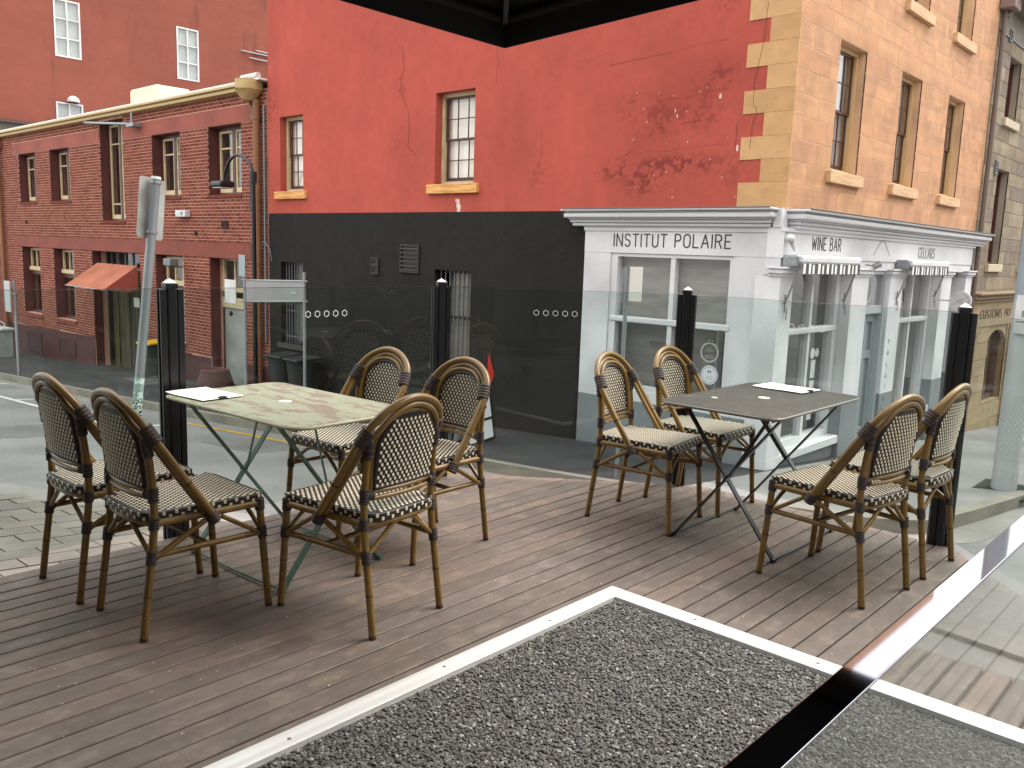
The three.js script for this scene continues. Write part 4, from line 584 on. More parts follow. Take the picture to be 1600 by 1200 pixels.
{ // gap filler pipe space between brick and red building is left open: a dark recess
  // ---- tall pink rendered building behind
  const pb = thing('pink_building', 'tall faded pink red rendered building behind the brick one, with flush white windows', 'building');
  const F3 = new THREE.Matrix4().makeTranslation(0, 0, -45), wins = [[16.43, 17.63, 9.88, 12.5], [22.46, 23.68, 9.82, 12.45], [16.36, 17.6, 6.3, 7.78]];
  const pt = tex(1024, 512, (u, v) => { const n = fbm(u, v, 8, 4, 181, 6), k = fbm(u, v, 3, 40, 187, 3), h = fbm(u, v, 60, 60, 189, 3); let c = mul([132, 76, 64], 1 + 0.16 * (n - 0.5) + 0.05 * (h - 0.5) + 0.05 * (k - 0.5)); return mixc(c, [92, 56, 50], 0.35 * sstep(0.62, 0.8, fbm(u, v, 24, 3, 195, 4))); });
  mesh('wall', wall(F3, [[10.5, -6], [42, -6], [42, 20], [10.5, 20]], wins, 0.4), MW(0xffffff, { map: rep(pt, 0.06, 0.08), ...bumpOf(rep(T.fine, 0.5, 0.5), 0.01) }), pb);
  wins.forEach(([a, b, c, d], i) => {
    const w = grp('window', pb), r = i === 2 ? 1 : 3, f = 0.07, l = [fb(F3, a, a + f, c, d, -0.15, 0.02), fb(F3, b - f, b, c, d, -0.15, 0.02), fb(F3, a + f, b - f, d - f, d, -0.15, 0.02), fb(F3, a + f, b - f, c, c + f, -0.15, 0.02), fb(F3, (a + b) / 2 - 0.035, (a + b) / 2 + 0.035, c + f, d - f, -0.12, 0.0)];
    for (let j = 1; j < r; j++) for (const [e, g] of [[a + f, (a + b) / 2 - 0.035], [(a + b) / 2 + 0.035, b - f]]) l.push(fb(F3, e, g, lerp(c, d, j / r) - 0.03, lerp(c, d, j / r) + 0.03, -0.12, 0.0)); mesh('frame', l, m.white, w);
    for (let j = 0; j < r; j++) for (const [e, g] of [[a + f, (a + b) / 2 - 0.035], [(a + b) / 2 + 0.035, b - f]]) mesh('pane', fb(F3, e, g, lerp(c + f, d - f, j / r) + 0.025, lerp(c + f, d - f, (j + 1) / r) - 0.025, -0.07, -0.06), m.glass, w);
    mesh('blind', fb(F3, a, b, c, d, -0.2, -0.18), M(0xa9b0ae, 0.9), w);
  });
  mesh('vent_hood', (() => { const g = new THREE.SphereGeometry(0.3, 16, 8, 0, 6.3, 0, Math.PI / 2); g.translate(17.1, 7.82, -44.85); return strip(g); })(), m.white, pb);
  for (const [y, a] of [[11.9, 26.1], [12.05, 27.0], [11.6, 26.6]]) mesh('wall_rail', rod([a, y, -44.9], [28.4, y, -44.9], 0.035), m.galv, pb);
  mesh('roof_and_sides', [box(10.5, 10.9, -6, 20, -60, -45.41), box(10.5, 42, 19.8, 20.0, -60, -45.41)], M(0x8c4c42, 0.9), pb);
  // ---- low neighbour with a parapet
  const nb = thing('parapet_building', 'low red brick neighbour with a concrete parapet beyond the brick building', 'building');
  const nm = M(0x87453b, 0.85, { map: rep(T.brick, 0.8, 1.6) });
  mesh('wall', [fb(F1, -44.9, -37.25, -6, 5.0, -0.5, -0.05)], nm, nb); mesh('roof', [box(11.43, 22, 5.0, 5.1, -44.9, -37.25)], m.lead, nb);
  mesh('parapet', [box(11.45, 16.2, 5.1, 6.45, -44.9, -44.3)], M(0x8d857b, 0.9, { map: rep(T.concrete, 0.5, 0.5) }), nb); mesh('coping', [box(11.4, 16.3, 6.452, 6.6, -44.95, -44.2)], M(0x57403a, 0.9), nb);
  mesh('string_course', fb(F1, -44.9, -37.25, 1.0, 1.4, -0.05, 0.0), M(0x8d453c, 0.8), nb);
}
// ---------------------------------------------------------------- sandstone hotel
const hb = thing('sandstone_hotel', 'weathered sandstone hotel with a painted ground floor beyond the white shop', 'building');
{
  const x0 = 20.68, x1 = 33, wins = [];
  for (const x of [21.85, 24.75, 27.6]) { wins.push([x, x + 1.0, 4.72, 6.03], [x, x + 1.0, 1.5, 3.62]); }
  const sg = grp('stone_front', hb);
  mesh('mortar', wall(F2, [[x0, 0.86], [x1, 0.86], [x1, 6.9], [x0, 6.9]], wins, 0.4, -0.01), M(0xa79a86, 0.9, { map: rep(T.plaster, 0.5, 0.5) }), sg);
  const sm = [0x94846c, 0x9c8d76, 0x8a7a64, 0xa5967c, 0x887c6b].map((c, i) => M(c, 0.9, { map: rep(T.stone, 0.6 + 0.08 * i, 0.7), ...bumpOf(rep(T.grain, 1.5, 1.5), 0.006) }));
  masonry(x0 + 0.005, x1, 0.9, 6.34, 0.75, 0.302, wins, 0.014, 0.5, (a, b, c, d) => { if (a < 29) mesh('stone_block', fb(F2, a, b, c, d, -0.03, rr(-0.003, 0.003)), sm[(rnd() * 5) | 0], sg); });
  mesh('frieze', [fb(F2, x0, x1, 6.36, 6.9, -0.02, 0.01)], M(0x9c9184, 0.85, { map: rep(T.stone, 0.4, 0.4) }), hb); mesh('string_course', [fb(F2, x0, x1, 6.335, 6.36, -0.02, 0.03)], m.lead, hb);
  for (const [a, b, c, d] of wins) sash(hb, F2, a, b, c, d, { reveal: 0.16, cols: 2, rows: 4, blind: M(0x6f6f72, 0.9), frame: m.maroon, sill: M(0xbcae98, 0.8), sillOver: 0.12 });
  louvre(hb, F2, 21.55, 21.7, 3.5, 3.75, 5, m.lead, 'air_brick'); louvre(hb, F2, 21.5, 21.65, 6.3, 6.5, 5, m.lead, 'air_brick');
  mesh('eaves', [fb(F2, x0 + 0.3, x1, 6.9, 6.98, -0.2, 0.45)], M(0x6e655c, 0.7), hb); mesh('gutter', [fr(F2, x0 + 0.2, x1, 6.985, 7.12, 0.25, 0.5, 0.03)], m.white, hb);
  { const s = new THREE.Shape([[0, 0], [7, 2.4], [7, 2.3], [0.1, -0.06]].map((p) => new THREE.Vector2(...p))), g = new THREE.ExtrudeGeometry(s, { depth: x1 - x0 - 0.3, bevelEnabled: false }); g.rotateY(Math.PI / 2); g.translate(x0 + 0.3, 7.1, ZF + 0.3); mesh('roof', triUV(g), M(0x9a9fa3, 0.6), hb); }
  mesh('downpipe', on(F2, merge([rod([20.72, 6.8, 0.08], [20.72, -2.5, 0.08], 0.05), tube([[20.75, 6.6, 0.1], [20.95, 6.85, 0.2], [21.15, 7.0, 0.35]], 0.05, 8, 12)])), M(0x6b5a52, 0.6), hb);
  mesh('rainwater_head', fr(F2, 20.5, 21.0, 6.72, 7.0, 0.0, 0.3, 0.03), M(0x7c6a62, 0.6), hb);
  // painted ground floor
  const tan = M(0xb39c78, 0.8, { map: rep(T.stone, 0.5, 0.5), ...bumpOf(rep(T.fine, 1, 1), 0.003) }), tan2 = M(0xa58c6a, 0.8, { map: rep(T.stone, 0.5, 0.5) });
  mesh('cornice', [fr(F2, x0 + 0.05, x1, 0.62, 0.70, -0.1, 0.10, 0.015), fr(F2, x0 + 0.03, x1, 0.702, 0.80, -0.1, 0.17, 0.02), fr(F2, x0, x1, 0.802, 0.855, -0.1, 0.26, 0.015)], M(0x9a8468, 0.8, { map: rep(T.stone, 0.5, 0.5) }), hb);
  const gw = [[22.75, 24.45, -1.85, -0.02], [26.2, 27.9, -2.0, -0.02]];
  mesh('sign_band', fb(F2, x0 + 0.02, x1, 0.05, 0.618, -0.1, 0.03), tan, hb);
  const gs = grp('ground_floor_wall', hb);
  mesh('mortar', wall(F2, [[x0 + 0.02, -4], [x1, -4], [x1, 0.048], [x0 + 0.02, 0.048]], gw, 0.4, -0.012), tan2, gs);
  masonry(x0 + 0.025, 30, -3.5, 0.045, 1.0, 0.395, gw, 0.016, 0.2, (a, b, c, d) => mesh('stone_block', fb(F2, a, b, c, d, -0.03, 0.004), tan, gs));
  mesh('corner_pilaster', [fb(F2, 20.95, 21.45, -3.6, 0.0, 0.005, 0.07), fb(F2, 20.88, 21.52, -0.1, 0.04, 0.005, 0.12), fb(F2, 24.6, 24.85, -3.6, 0.0, 0.005, 0.07)], tan2, hb);
  for (const [a, b, c, d] of gw) { const w = grp('ground_floor_window', hb); mesh('frame', [fb(F2, a, a + 0.1, c, d, -0.3, -0.15), fb(F2, b - 0.1, b, c, d, -0.3, -0.15), fb(F2, a + 0.1, b - 0.1, d - 0.12, d, -0.3, -0.15), fb(F2, a + 0.1, b - 0.1, c, c + 0.1, -0.3, -0.15), fb(F2, (a + b) / 2 - 0.03, (a + b) / 2 + 0.03, c + 0.1, d - 0.12, -0.28, -0.17)], M(0x5b4236, 0.6), w); mesh('pane', fb(F2, a + 0.1, b - 0.1, c + 0.1, d - 0.12, -0.24, -0.235), m.glass, w);
    const arch = new THREE.Shape(); arch.moveTo(a, d); arch.lineTo(b, d); arch.lineTo(b, d - 0.42); arch.absarc((a + b) / 2, d - 0.42, (b - a) / 2, 0, Math.PI, false); const ag = new THREE.ExtrudeGeometry((() => { const s = new THREE.Shape([[a, d], [a, d - 0.42]].map((p) => new THREE.Vector2(...p))); for (let i = 0; i <= 12; i++) { const t = Math.PI - i / 12 * Math.PI; s.lineTo((a + b) / 2 + Math.cos(t) * (b - a) / 2, d - 0.42 + Math.sin(t) * 0.36); } s.lineTo(b, d); return s; })(), { depth: 0.1, bevelEnabled: false }); ag.translate(0, 0, -0.12); mesh('arch_head', on(F2, triUV(ag)), tan, w); }
  mesh('sign_lettering', on(F2, merge([text('CUSTOMS', 1.95, 0.2, 0.01, droid).translate(21.65, 0.24, 0.0302), text('HO', 0.58, 0.2, 0.01, droid).translate(23.85, 0.23, 0.0302)])), M(0x4d4034, 0.7), hb);
  mesh('inner_walls', [box(x0, 33, -4, 6.9, -14, -13.8), box(33, 33.2, -4, 6.9, -14, -5.4), box(20.7, 33, -4, 6.9, -9.2, -9.15)], m.plasterInside, hb);
}
// ---------------------------------------------------------------- street furniture
function post(parent, name, x, z, y1, r, mat, y0 = GY(x, z) - 0.05) { return mesh(name, rod([x, y0, z], [x, y1, z], r, r, 14), mat, parent); }
{ // leaning sign, seen from behind
  const t = thing('leaning_sign', 'leaning galvanised parking sign seen from its blank back, stickers on the pole', 'sign', null, [3.31, GY(3.31, -7.8) - 0.05, -7.8]);
  const b = [0, 0, 0], top = [0.355, 3.05, 0.0], P = (k, dx = 0, dz = 0) => [top[0] * k + dx, top[1] * k, top[2] * k + dz];
  mesh('pole', rod(b, P(0.998), 0.042, 0.042, 18), m.galv, t);
  mesh('pole_cap', rod(P(0.998), P(1.006), 0.046, 0.04, 18), m.white, t);
  const sh = new THREE.Shape(), W = 0.155, H = 0.275, r = 0.035; sh.moveTo(-W + r, -H); sh.lineTo(W - r, -H); sh.quadraticCurveTo(W, -H, W, -H + r); sh.lineTo(W, H - r); sh.quadraticCurveTo(W, H, W - r, H); sh.lineTo(-W + r, H); sh.quadraticCurveTo(-W, H, -W, H - r); sh.lineTo(-W, -H + r); sh.quadraticCurveTo(-W, -H, -W + r, -H);
  const g = new THREE.ExtrudeGeometry(sh, { depth: 0.004, bevelEnabled: false }); g.rotateZ(-0.11); g.rotateY(0.35); g.translate(...P(0.912)); g.translate(0.01, 0, -0.07); mesh('sign_plate', triUV(g), M(0xb9bab6, 0.5, { metalness: 0.35, map: rep(T.plaster, 2, 2) }), t);
  for (const k of [0.838, 0.985]) mesh('clamp', rod(P(k), P(k + 0.008), 0.05, 0.05, 18), m.steel, t);
  const stk = tex(64, 128, (u, v) => { const h = hash(u * 16 | 0, v * 26 | 0, 5); return h > 0.62 ? [228, 228, 222] : h > 0.5 ? [120, 200, 180] : [20, 22, 24]; }), stk2 = tex(64, 64, (u, v) => { const h = fbm(u, v, 6, 6, 7, 3); return h > 0.55 ? [205, 216, 210] : h > 0.45 ? [84, 150, 134] : [150, 168, 164]; });
  mesh('sticker', rod(P(0.337), P(0.405), 0.0435, 0.0435, 18), M(0xffffff, 0.6, { map: stk2 }), t);
  mesh('sticker', rod(P(0.262), P(0.334), 0.0435, 0.0435, 18), M(0xffffff, 0.6, { map: stk }), t);
}
{
  const t = thing('kerbside_sign', 'thin grey signpost by the utility cabinet on the far kerb', 'sign', null, [7.62, 0, -24.3]);
  mesh('pole', rod([0, GY(7.6, -24.3) - 0.05, 0], [0, 0.25, 0], 0.04, 0.04, 10), m.galv, t); mesh('sign_plate', rbox(-0.14, -0.13 + 0.02, -0.55, 0.24, -0.33, 0.06, 0.008), M(0xa7acad, 0.5), t); mesh('clamp', rod([0, -0.1, 0], [0, -0.06, 0], 0.06, 0.06), m.steel, t);
}
{ // frame sign: two poles with a clear panel between
  const t = thing('frame_sign', 'clear panel in a grey tube frame between two poles in front of the black wall', 'sign');
  const A = [8.42, -12.53], B = [8.36, -14.36];
  mesh('pole', rod([A[0], GY(...A) - 0.05, A[1]], [A[0], 0.95, A[1]], 0.027, 0.027, 12), m.galv, t); mesh('pole', rod([B[0], GY(...B) - 0.05, B[1]], [B[0], 1.19, B[1]], 0.03, 0.03, 12), m.galv, t);
  for (const [y, yb] of [[0.80, 0.73], [0.46, 0.33]]) mesh('rail', rod([A[0], y, A[1] + 0.08], [B[0], yb, B[1] - 0.1], 0.016, 0.016, 8), m.galv, t);
  const p = [], c = [[A[0], 0.47, A[1]], [A[0], 0.79, A[1]], [B[0], 0.72, B[1]], [B[0], 0.34, B[1]]]; const q = (o) => c.map(([x, y, z]) => [x + o, y, z]); const a = q(-0.004), b = q(0.004); p.push(...a[0], ...a[1], ...a[2], ...a[0], ...a[2], ...a[3], ...b[0], ...b[2], ...b[1], ...b[0], ...b[3], ...b[2]);
  const g = new THREE.BufferGeometry(); g.setAttribute('position', new THREE.Float32BufferAttribute(p, 3)); g.computeVertexNormals(); mesh('clear_panel', triUV(g), PM({ color: 0xdcdcdc, roughness: 0.2, transmission: 0.75, thickness: 0 }), t);
  mesh('sign_plate', rbox(B[0] - 0.05, B[0] - 0.04, 0.80, 1.19, B[1] - 0.12, B[1] + 0.1, 0.004), M(0x8d979b, 0.5), t);
  mesh('white_flap', rbox(B[0] - 0.06, B[0] - 0.045, 0.28, 0.72, B[1] - 0.62, B[1] - 0.22, 0.006), m.white, t);
  const sq = []; for (let i = 0; i < 7; i++) sq.push(tube([[A[0] - 0.012, 0.55 + 0.03 * hash(i, 1, 2), A[1] - 0.24 - i * 0.06], [A[0] - 0.012, 0.6 + 0.02 * hash(i, 2, 2), A[1] - 0.26 - i * 0.06], [A[0] - 0.012, 0.55, A[1] - 0.28 - i * 0.06]], 0.006, 5, 8)); mesh('scribble', sq, m.white, t);
}
{ // gooseneck street lamp
  const x = 10.6, z = -17.78, t = thing('street_lamp', 'black gooseneck street lamp beside the brown downpipe', 'street lamp', null, [x, 0, z]);
  mesh('pole', rod([0, GY(x, z) - 0.05, 0], [0, 2.95, 0], 0.06, 0.05, 14), m.black, t); mesh('collar', [rod([0, 2.75, 0], [0, 3.0, 0], 0.085, 0.085, 12), rod([0, 2.1, -0.09], [0, 2.9, -0.09], 0.03, 0.03)], m.black, t);
  mesh('gooseneck', tube([[0, 2.9, 0], [0, 3.15, -0.1], [0, 3.36, -0.45], [0, 3.4, -0.7], [0, 3.3, -1.0], [0, 3.0, -1.25], [0, 2.82, -1.28]], 0.035, 10, 40), m.black, t);
  mesh('lamp_head', [rbox(-0.28, 0.1, 2.68, 2.82, -1.45, -0.95, 0.05, 3)], m.black, t); mesh('lens', [rbox(-0.24, 0.06, 2.655, 2.678, -1.4, -1.0, 0.008)], M(0xb9b9b4, 0.3), t);
}
{ // sandwich board
  const x = 9.55, z = -9.5, t = thing('sandwich_board', 'white sandwich board with black frame on the footpath, red pennant on top', 'sign', null, [x, GY(x, z), z]); t.rotation.y = 0.25;
  for (const [s, n] of [[1, 'front_leaf'], [-1, 'back_leaf']]) {
    const lf = grp(n, t), tilt = (g) => { g.rotateX(-s * 0.16); g.translate(0, 0, s * 0.16); return g; };
    mesh('frame', [tilt(box(-0.42, -0.385, 0, 0.95, -0.015, 0.015)), tilt(box(0.385, 0.42, 0, 0.95, -0.015, 0.015)), tilt(box(-0.385, 0.385, 0.915, 0.95, -0.015, 0.015)), tilt(box(-0.385, 0.385, 0.0, 0.035, -0.015, 0.015)), tilt(box(-0.385, 0.385, 0.33, 0.37, -0.014, 0.014))], m.blackMatt, lf);
    for (const [a, b] of [[0.037, 0.328], [0.372, 0.913]]) mesh('panel', tilt(box(-0.384, 0.384, a, b, -0.006, 0.006)), M(0xf0f2f4, 0.5), lf);
  }
  mesh('pennant_stick', rod([0.36, 0.9, 0], [0.40, 1.42, 0], 0.008), m.black, t);
  const s = new THREE.Shape([[0.40, 1.42], [0.62, 1.02], [0.43, 0.80], [0.37, 0.86]].map((p) => new THREE.Vector2(...p))), g = new THREE.ExtrudeGeometry(s, { depth: 0.004, bevelEnabled: false }); mesh('pennant', triUV(g), M(0xee4136, 0.6), t);
}
{ // sign in front of the shop window
  const x = 8.75, z = -6.12, t = thing('window_side_sign', 'slim parking signpost with a white plate in front of the large shop window', 'sign', null, [x, 0, z]);
  mesh('pole', rod([0, GY(x, z) - 0.05, 0], [0, 1.27, 0], 0.026, 0.026, 14), m.galv, t); const g = rbox(-0.01, 0.0, 0.86, 1.28, 0.03, 0.19, 0.003); g.rotateY(0.55); mesh('sign_plate', g, M(0xd9d6cd, 0.5), t); const g2 = rbox(-0.014, -0.011, 0.84, 1.26, -0.06, 0.028, 0.001); g2.rotateY(0.55); mesh('bracket', g2, m.galv, t);
}
{ // service pole at the corner
  const x = 12.86, z = -2.64, y0 = GY(x, z), t = thing('service_pole', 'stout pale grey service pole on the corner footpath', 'pole', null, [x, y0, z]);
  const pt = tex(128, 512, (u, v) => { const n = fbm(u, v, 8, 10, 201, 5); const c = mul([172, 176, 176], 1 + 0.16 * (n - 0.5)); return mixc(c, [118, 134, 146], v > 0.35 && v < 0.48 + 0.05 * n ? 0.55 : 0); });
  mesh('shaft', rod([0, -0.1, 0], [0, 7.5, 0], 0.155, 0.135, 24), M(0xffffff, 0.6, { map: pt }), t);
  mesh('base_patch', rbox(-0.5, 0.42, -0.005, 0.008, -0.32, 0.36, 0.003), M(0x5b5855, 0.9, { map: rep(T.pavement, 1, 1) }), t);
  mesh('meter_box', rbox(-0.33, -0.15, 3.15, 3.48, 0.02, 0.24, 0.015), M(0xc4c5c8, 0.4), t); mesh('cable_loop', tube([[-0.17, 3.1, 0.1], [-0.19, 2.9, 0.12], [-0.17, 2.7, 0.14], [-0.17, 2.3, 0.12]], 0.018, 8, 20), m.blackMatt, t);
  const pl = rbox(-0.01, 0.0, 2.12, 2.62, -0.1, 0.30, 0.003); pl.rotateY(0.0); pl.translate(-0.18, 0, 0.02); mesh('parking_plate', pl, m.white, t);
  const tx = text('B', 0.06, 0.08, 0.003, droidB); tx.rotateY(-Math.PI / 2); tx.translate(-0.1925, 2.34, 0.0); mesh('plate_lettering', tx, M(0x5f8c80, 0.6), t); mesh('plate_line', box(-0.1935, -0.1915, 2.27, 2.28, -0.06, 0.22), m.blackMatt, t);
}
{ // utility cabinet
  const x = 9.9, z = -34.2, t = thing('utility_cabinet', 'pale grey utility cabinet standing against the maroon plinth', 'cabinet', null, [x, GY(x, z), z]); t.rotation.y = 0.12;
  mesh('body', rbox(-0.25, 0.3, 0, 0.95, -1.0, 0.95, 0.02), M(0xa9afac, 0.6, { map: rep(T.plaster, 0.8, 0.8) }), t); mesh('lid', rbox(-0.3, 0.35, 0.95, 1.05, -1.05, 1.0, 0.03), M(0xb2b7b3, 0.6), t); for (const s of [-0.48, 0.47]) mesh('door', rbox(-0.27, -0.252, 0.06, 0.9, s - 0.44, s + 0.44, 0.006), M(0xadb2af, 0.6), t); mesh('handle', rbox(-0.3, -0.272, 0.42, 0.55, -0.08, -0.04, 0.005), m.lead, t);
}
function bin(name, label, x, z, turn, body, lid, h = 0.98) {
  const t = thing(name, label, 'wheelie bin', null, [x, GY(x, z), z]); t.rotation.y = turn;
  const s = [], g = new THREE.CylinderGeometry(0.39, 0.30, h - 0.1, 4, 1); g.rotateY(Math.PI / 4); g.translate(0, 0.06 + (h - 0.1) / 2, 0); mesh('body', strip(g), body, t);
  mesh('rim', rbox(-0.30, 0.30, h - 0.06, h - 0.02, -0.30, 0.30, 0.01), body, t); const l = rbox(-0.31, 0.31, 0, 0.06, -0.30, 0.36, 0.025); l.rotateX(0.06); l.translate(0, h - 0.01, 0); mesh('lid', l, lid, t);
  mesh('handle', rod([-0.2, h - 0.03, -0.36], [0.2, h - 0.03, -0.36], 0.016), body, t); for (const k of [-0.27, 0.27]) mesh('wheel', rod([k - 0.03, 0.09, -0.25], [k + 0.03, 0.09, -0.25], 0.1, 0.1, 18), m.blackMatt, t);
}
{
  const dk = M(0x202423, 0.6), gr = M(0x1f2a24, 0.6);
  bin('wheelie_bin', 'dark wheelie bin with a yellow lid beside the boarded entrance', 10.75, -23.3, -1.4, gr, M(0xc9a21a, 0.5));
  bin('wheelie_bin', 'black wheelie bin with a black lid under the barred window by the downpipe', 10.85, -16.95, -1.5, dk, dk);
  bin('wheelie_bin', 'black wheelie bin against the black wall, second one along from the downpipe', 10.85, -16.2, -1.62, dk, dk, 0.94);
  const st = thing('maroon_planter', 'low octagonal maroon block on the footpath beside the grey side door', 'planter', null, [10.95, GY(10.95, -20.3), -20.3]);
  const g = new THREE.CylinderGeometry(0.36, 0.5, 0.42, 8); g.translate(0, 0.21, 0); mesh('block', strip(g), M(0x4a1f20, 0.7, { map: rep(T.plaster, 1, 1) }), st); const r = new THREE.TorusGeometry(0.34, 0.03, 8, 8); r.rotateX(Math.PI / 2); r.translate(0, 0.42, 0); mesh('rim', strip(r), M(0x5a2627, 0.7), st);
}
// ---------------------------------------------------------------- bistro chairs
m.bamboo = M(0xf0e4cc, 0.28, { map: rep(T.bamboo, 1, 2) });
m.cane = M(0x3a2f2c, 0.6, { ...bumpOf(rep(T.grain, 6, 6), 0.001) });
m.weaveDark = M(0x1f1713, 0.45, { ...bumpOf(rep(T.grain, 20, 20), 0.0015) });
m.weavePale = M(0xe4dac2, 0.45);
m.node = M(0x3d2a17, 0.6);
function makeChair() {                            // faces +z, rear feet at z = 0 before the shift
  const o = new THREE.Group(), S = [-1, 1], Zs = -0.245;
  const add = (name, list, mat, parent = o) => { const g = merge(list); g.translate(0, 0, Zs); return mesh(name, g, mat, parent); };
  const ring = (a, b, r, t = 0.004) => rod(lerp3(a, b, 0), lerp3(a, b, 1), r, r, 12);
  const lerp3 = (a, b, t) => [0, 1, 2].map((i) => lerp(a[i], b[i], t));
  const wrap = (a, b, r, n = 5) => { const l = []; for (let i = 0; i < n; i++) { const p = lerp3(a, b, (i + 0.5) / n), q = lerp3(a, b, (i + 0.06) / n), s = lerp3(a, b, (i + 0.94) / n); l.push(rod(q, p, r * 0.93, r, 12), rod(p, s, r, r * 0.93, 12)); } return merge(l); };
  for (const s of S) { // front legs
    const lg = add('leg', [rod([s * 0.207, 0.0, 0.492], [s * 0.196, 0.435, 0.462], 0.0138, 0.0148, 14)], m.bamboo);
    add('node_ring', [rod([s * 0.2022, 0.19, 0.4789], [s * 0.2021, 0.194, 0.4786], 0.0151, 0.0151, 14)], m.node, lg);
    add('foot_cap', [rod([s * 0.2072, 0.0, 0.4922], [s * 0.207, 0.012, 0.4915], 0.0142, 0.0146, 14)], m.node, lg);
  }
  for (const s of S) { // rear legs run on up to the shoulders of the back
    const P = [[s * 0.185, 0.0, 0.0], [s * 0.183, 0.14, 0.018], [s * 0.181, 0.30, 0.040], [s * 0.180, 0.43, 0.054], [s * 0.179, 0.54, 0.053], [s * 0.177, 0.66, 0.042], [s * 0.172, 0.765, 0.028]];
    const lg = add('leg', [tube(P, 0.0140, 12, 36)], m.bamboo);
    add('node_ring', [rod([s * 0.1828, 0.158, 0.0207], [s * 0.1827, 0.162, 0.0212], 0.0151, 0.0151, 14)], m.node, lg);
    add('foot_cap', [rod([s * 0.185, 0.0, 0.0], [s * 0.185, 0.012, 0.0015], 0.0142, 0.0146, 14)], m.node, lg);
  }
  const arch = (w0, w1, w2, top, dz, r) => tube([[-w0, 0.405, 0.268 + dz], [-w0 * 0.985, 0.50, 0.205 + dz], [-w1, 0.63, 0.118 + dz], [-w1 * 0.965, 0.72, 0.060 + dz], [-w2, top - 0.085, 0.016 + dz * 0.5], [-w2 * 0.62, top - 0.028, -0.012], [0, top, -0.022], [w2 * 0.62, top - 0.028, -0.012], [w2, top - 0.085, 0.016 + dz * 0.5], [w1 * 0.965, 0.72, 0.060 + dz], [w1, 0.63, 0.118 + dz], [w0 * 0.985, 0.50, 0.205 + dz], [w0, 0.405, 0.268 + dz]], r, 12, 72);
  const fa = add('back_arch', [arch(0.220, 0.213, 0.178, 0.880, 0, 0.0150)], m.bamboo);
  add('node_ring', [...S.map((s) => rod([s * 0.2155, 0.556, 0.167], [s * 0.2152, 0.561, 0.1635], 0.0160, 0.0160, 14))], m.node, fa);
  add('back_arch', [arch(0.197, 0.191, 0.154, 0.8545, -0.012, 0.0118)], m.bamboo);
  add('inner_arch', [tube([[-0.1545, 0.535, 0.0505], [-0.154, 0.62, 0.046], [-0.152, 0.70, 0.036], [-0.131, 0.772, 0.018], [-0.078, 0.819, 0.0], [0, 0.833, -0.012], [0.078, 0.819, 0.0], [0.131, 0.772, 0.018], [0.152, 0.70, 0.036], [0.154, 0.62, 0.046], [0.1545, 0.535, 0.0505]], 0.0098, 10, 60)], m.bamboo);
  const sw = [[-0.19, 0.455], [0.19, 0.455], [0.168, 0.06], [-0.168, 0.06]]; // seat rails
  add('seat_rail', [rod([-0.196, 0.422, 0.46], [0.196, 0.422, 0.46], 0.014), rod([-0.196, 0.422, 0.46], [-0.18, 0.422, 0.055], 0.0145), rod([0.196, 0.422, 0.46], [0.18, 0.422, 0.055], 0.0145), tube([[-0.18, 0.422, 0.054], [-0.085, 0.422, 0.03], [0, 0.422, 0.024], [0.085, 0.422, 0.03], [0.18, 0.422, 0.054]], 0.0145, 10, 20)], m.bamboo);
  for (const y of [0.515, 0.54]) add('back_rail', [tube([[-0.177, y, 0.053], [-0.085, y, 0.034], [0, y, 0.028], [0.085, y, 0.034], [0.177, y, 0.053]], 0.0095, 8, 20)], m.bamboo);
  for (const s of S) {
    add('side_stretcher', [rod([s * 0.199, 0.305, 0.471], [s * 0.181, 0.305, 0.040], 0.0115)], m.bamboo);
    add('side_brace', [rod([s * 0.200, 0.30, 0.468], [s * 0.204, 0.405, 0.300], 0.009), rod([s * 0.182, 0.29, 0.042], [s * 0.206, 0.405, 0.235], 0.0105)], m.bamboo);
  }
  add('rear_brace', [tube([[-0.181, 0.30, 0.040], [-0.10, 0.365, 0.035], [-0.045, 0.408, 0.03], [0, 0.412, 0.028], [0.045, 0.408, 0.03], [0.10, 0.365, 0.035], [0.181, 0.30, 0.040]], 0.009, 8, 32)], m.bamboo);
  add('front_brace', [tube([[-0.199, 0.305, 0.471], [-0.12, 0.37, 0.465], [-0.05, 0.408, 0.46], [0, 0.41, 0.46], [0.05, 0.408, 0.46], [0.12, 0.37, 0.465], [0.199, 0.305, 0.471]], 0.009, 8, 32)], m.bamboo);
  add('cross_stretcher', [rod([-0.184, 0.306, 0.25], [0.184, 0.306, 0.25], 0.0105)], m.bamboo);
  for (const s of S) {
    add('binding', [wrap([s * 0.2, 0.285, 0.4725], [s * 0.199, 0.33, 0.469], 0.0192)], m.cane); add('binding', [wrap([s * 0.1815, 0.275, 0.036], [s * 0.181, 0.325, 0.043], 0.0192)], m.cane);
    add('binding', [wrap([s * 0.1965, 0.395, 0.4645], [s * 0.196, 0.442, 0.462], 0.0195, 4)], m.cane); add('binding', [wrap([s * 0.1802, 0.40, 0.0515], [s * 0.180, 0.445, 0.054], 0.0195)], m.cane);
    add('shoulder_binding', [wrap([s * 0.196, 0.715, 0.062], [s * 0.178, 0.776, 0.028], 0.0290, 5), wrap([s * 0.1765, 0.665, 0.042], [s * 0.174, 0.735, 0.033], 0.0205, 3)], m.cane);
    add('binding', [wrap([s * 0.212, 0.395, 0.270], [s * 0.211, 0.435, 0.246], 0.0255, 4)], m.cane);
    add('binding', [wrap([s * 0.1795, 0.50, 0.0535], [s * 0.179, 0.555, 0.053], 0.0195)], m.cane); add('binding', [wrap([s * 0.175, 0.528, 0.0525], [s * 0.145, 0.528, 0.044], 0.0195, 3)], m.cane);
  }
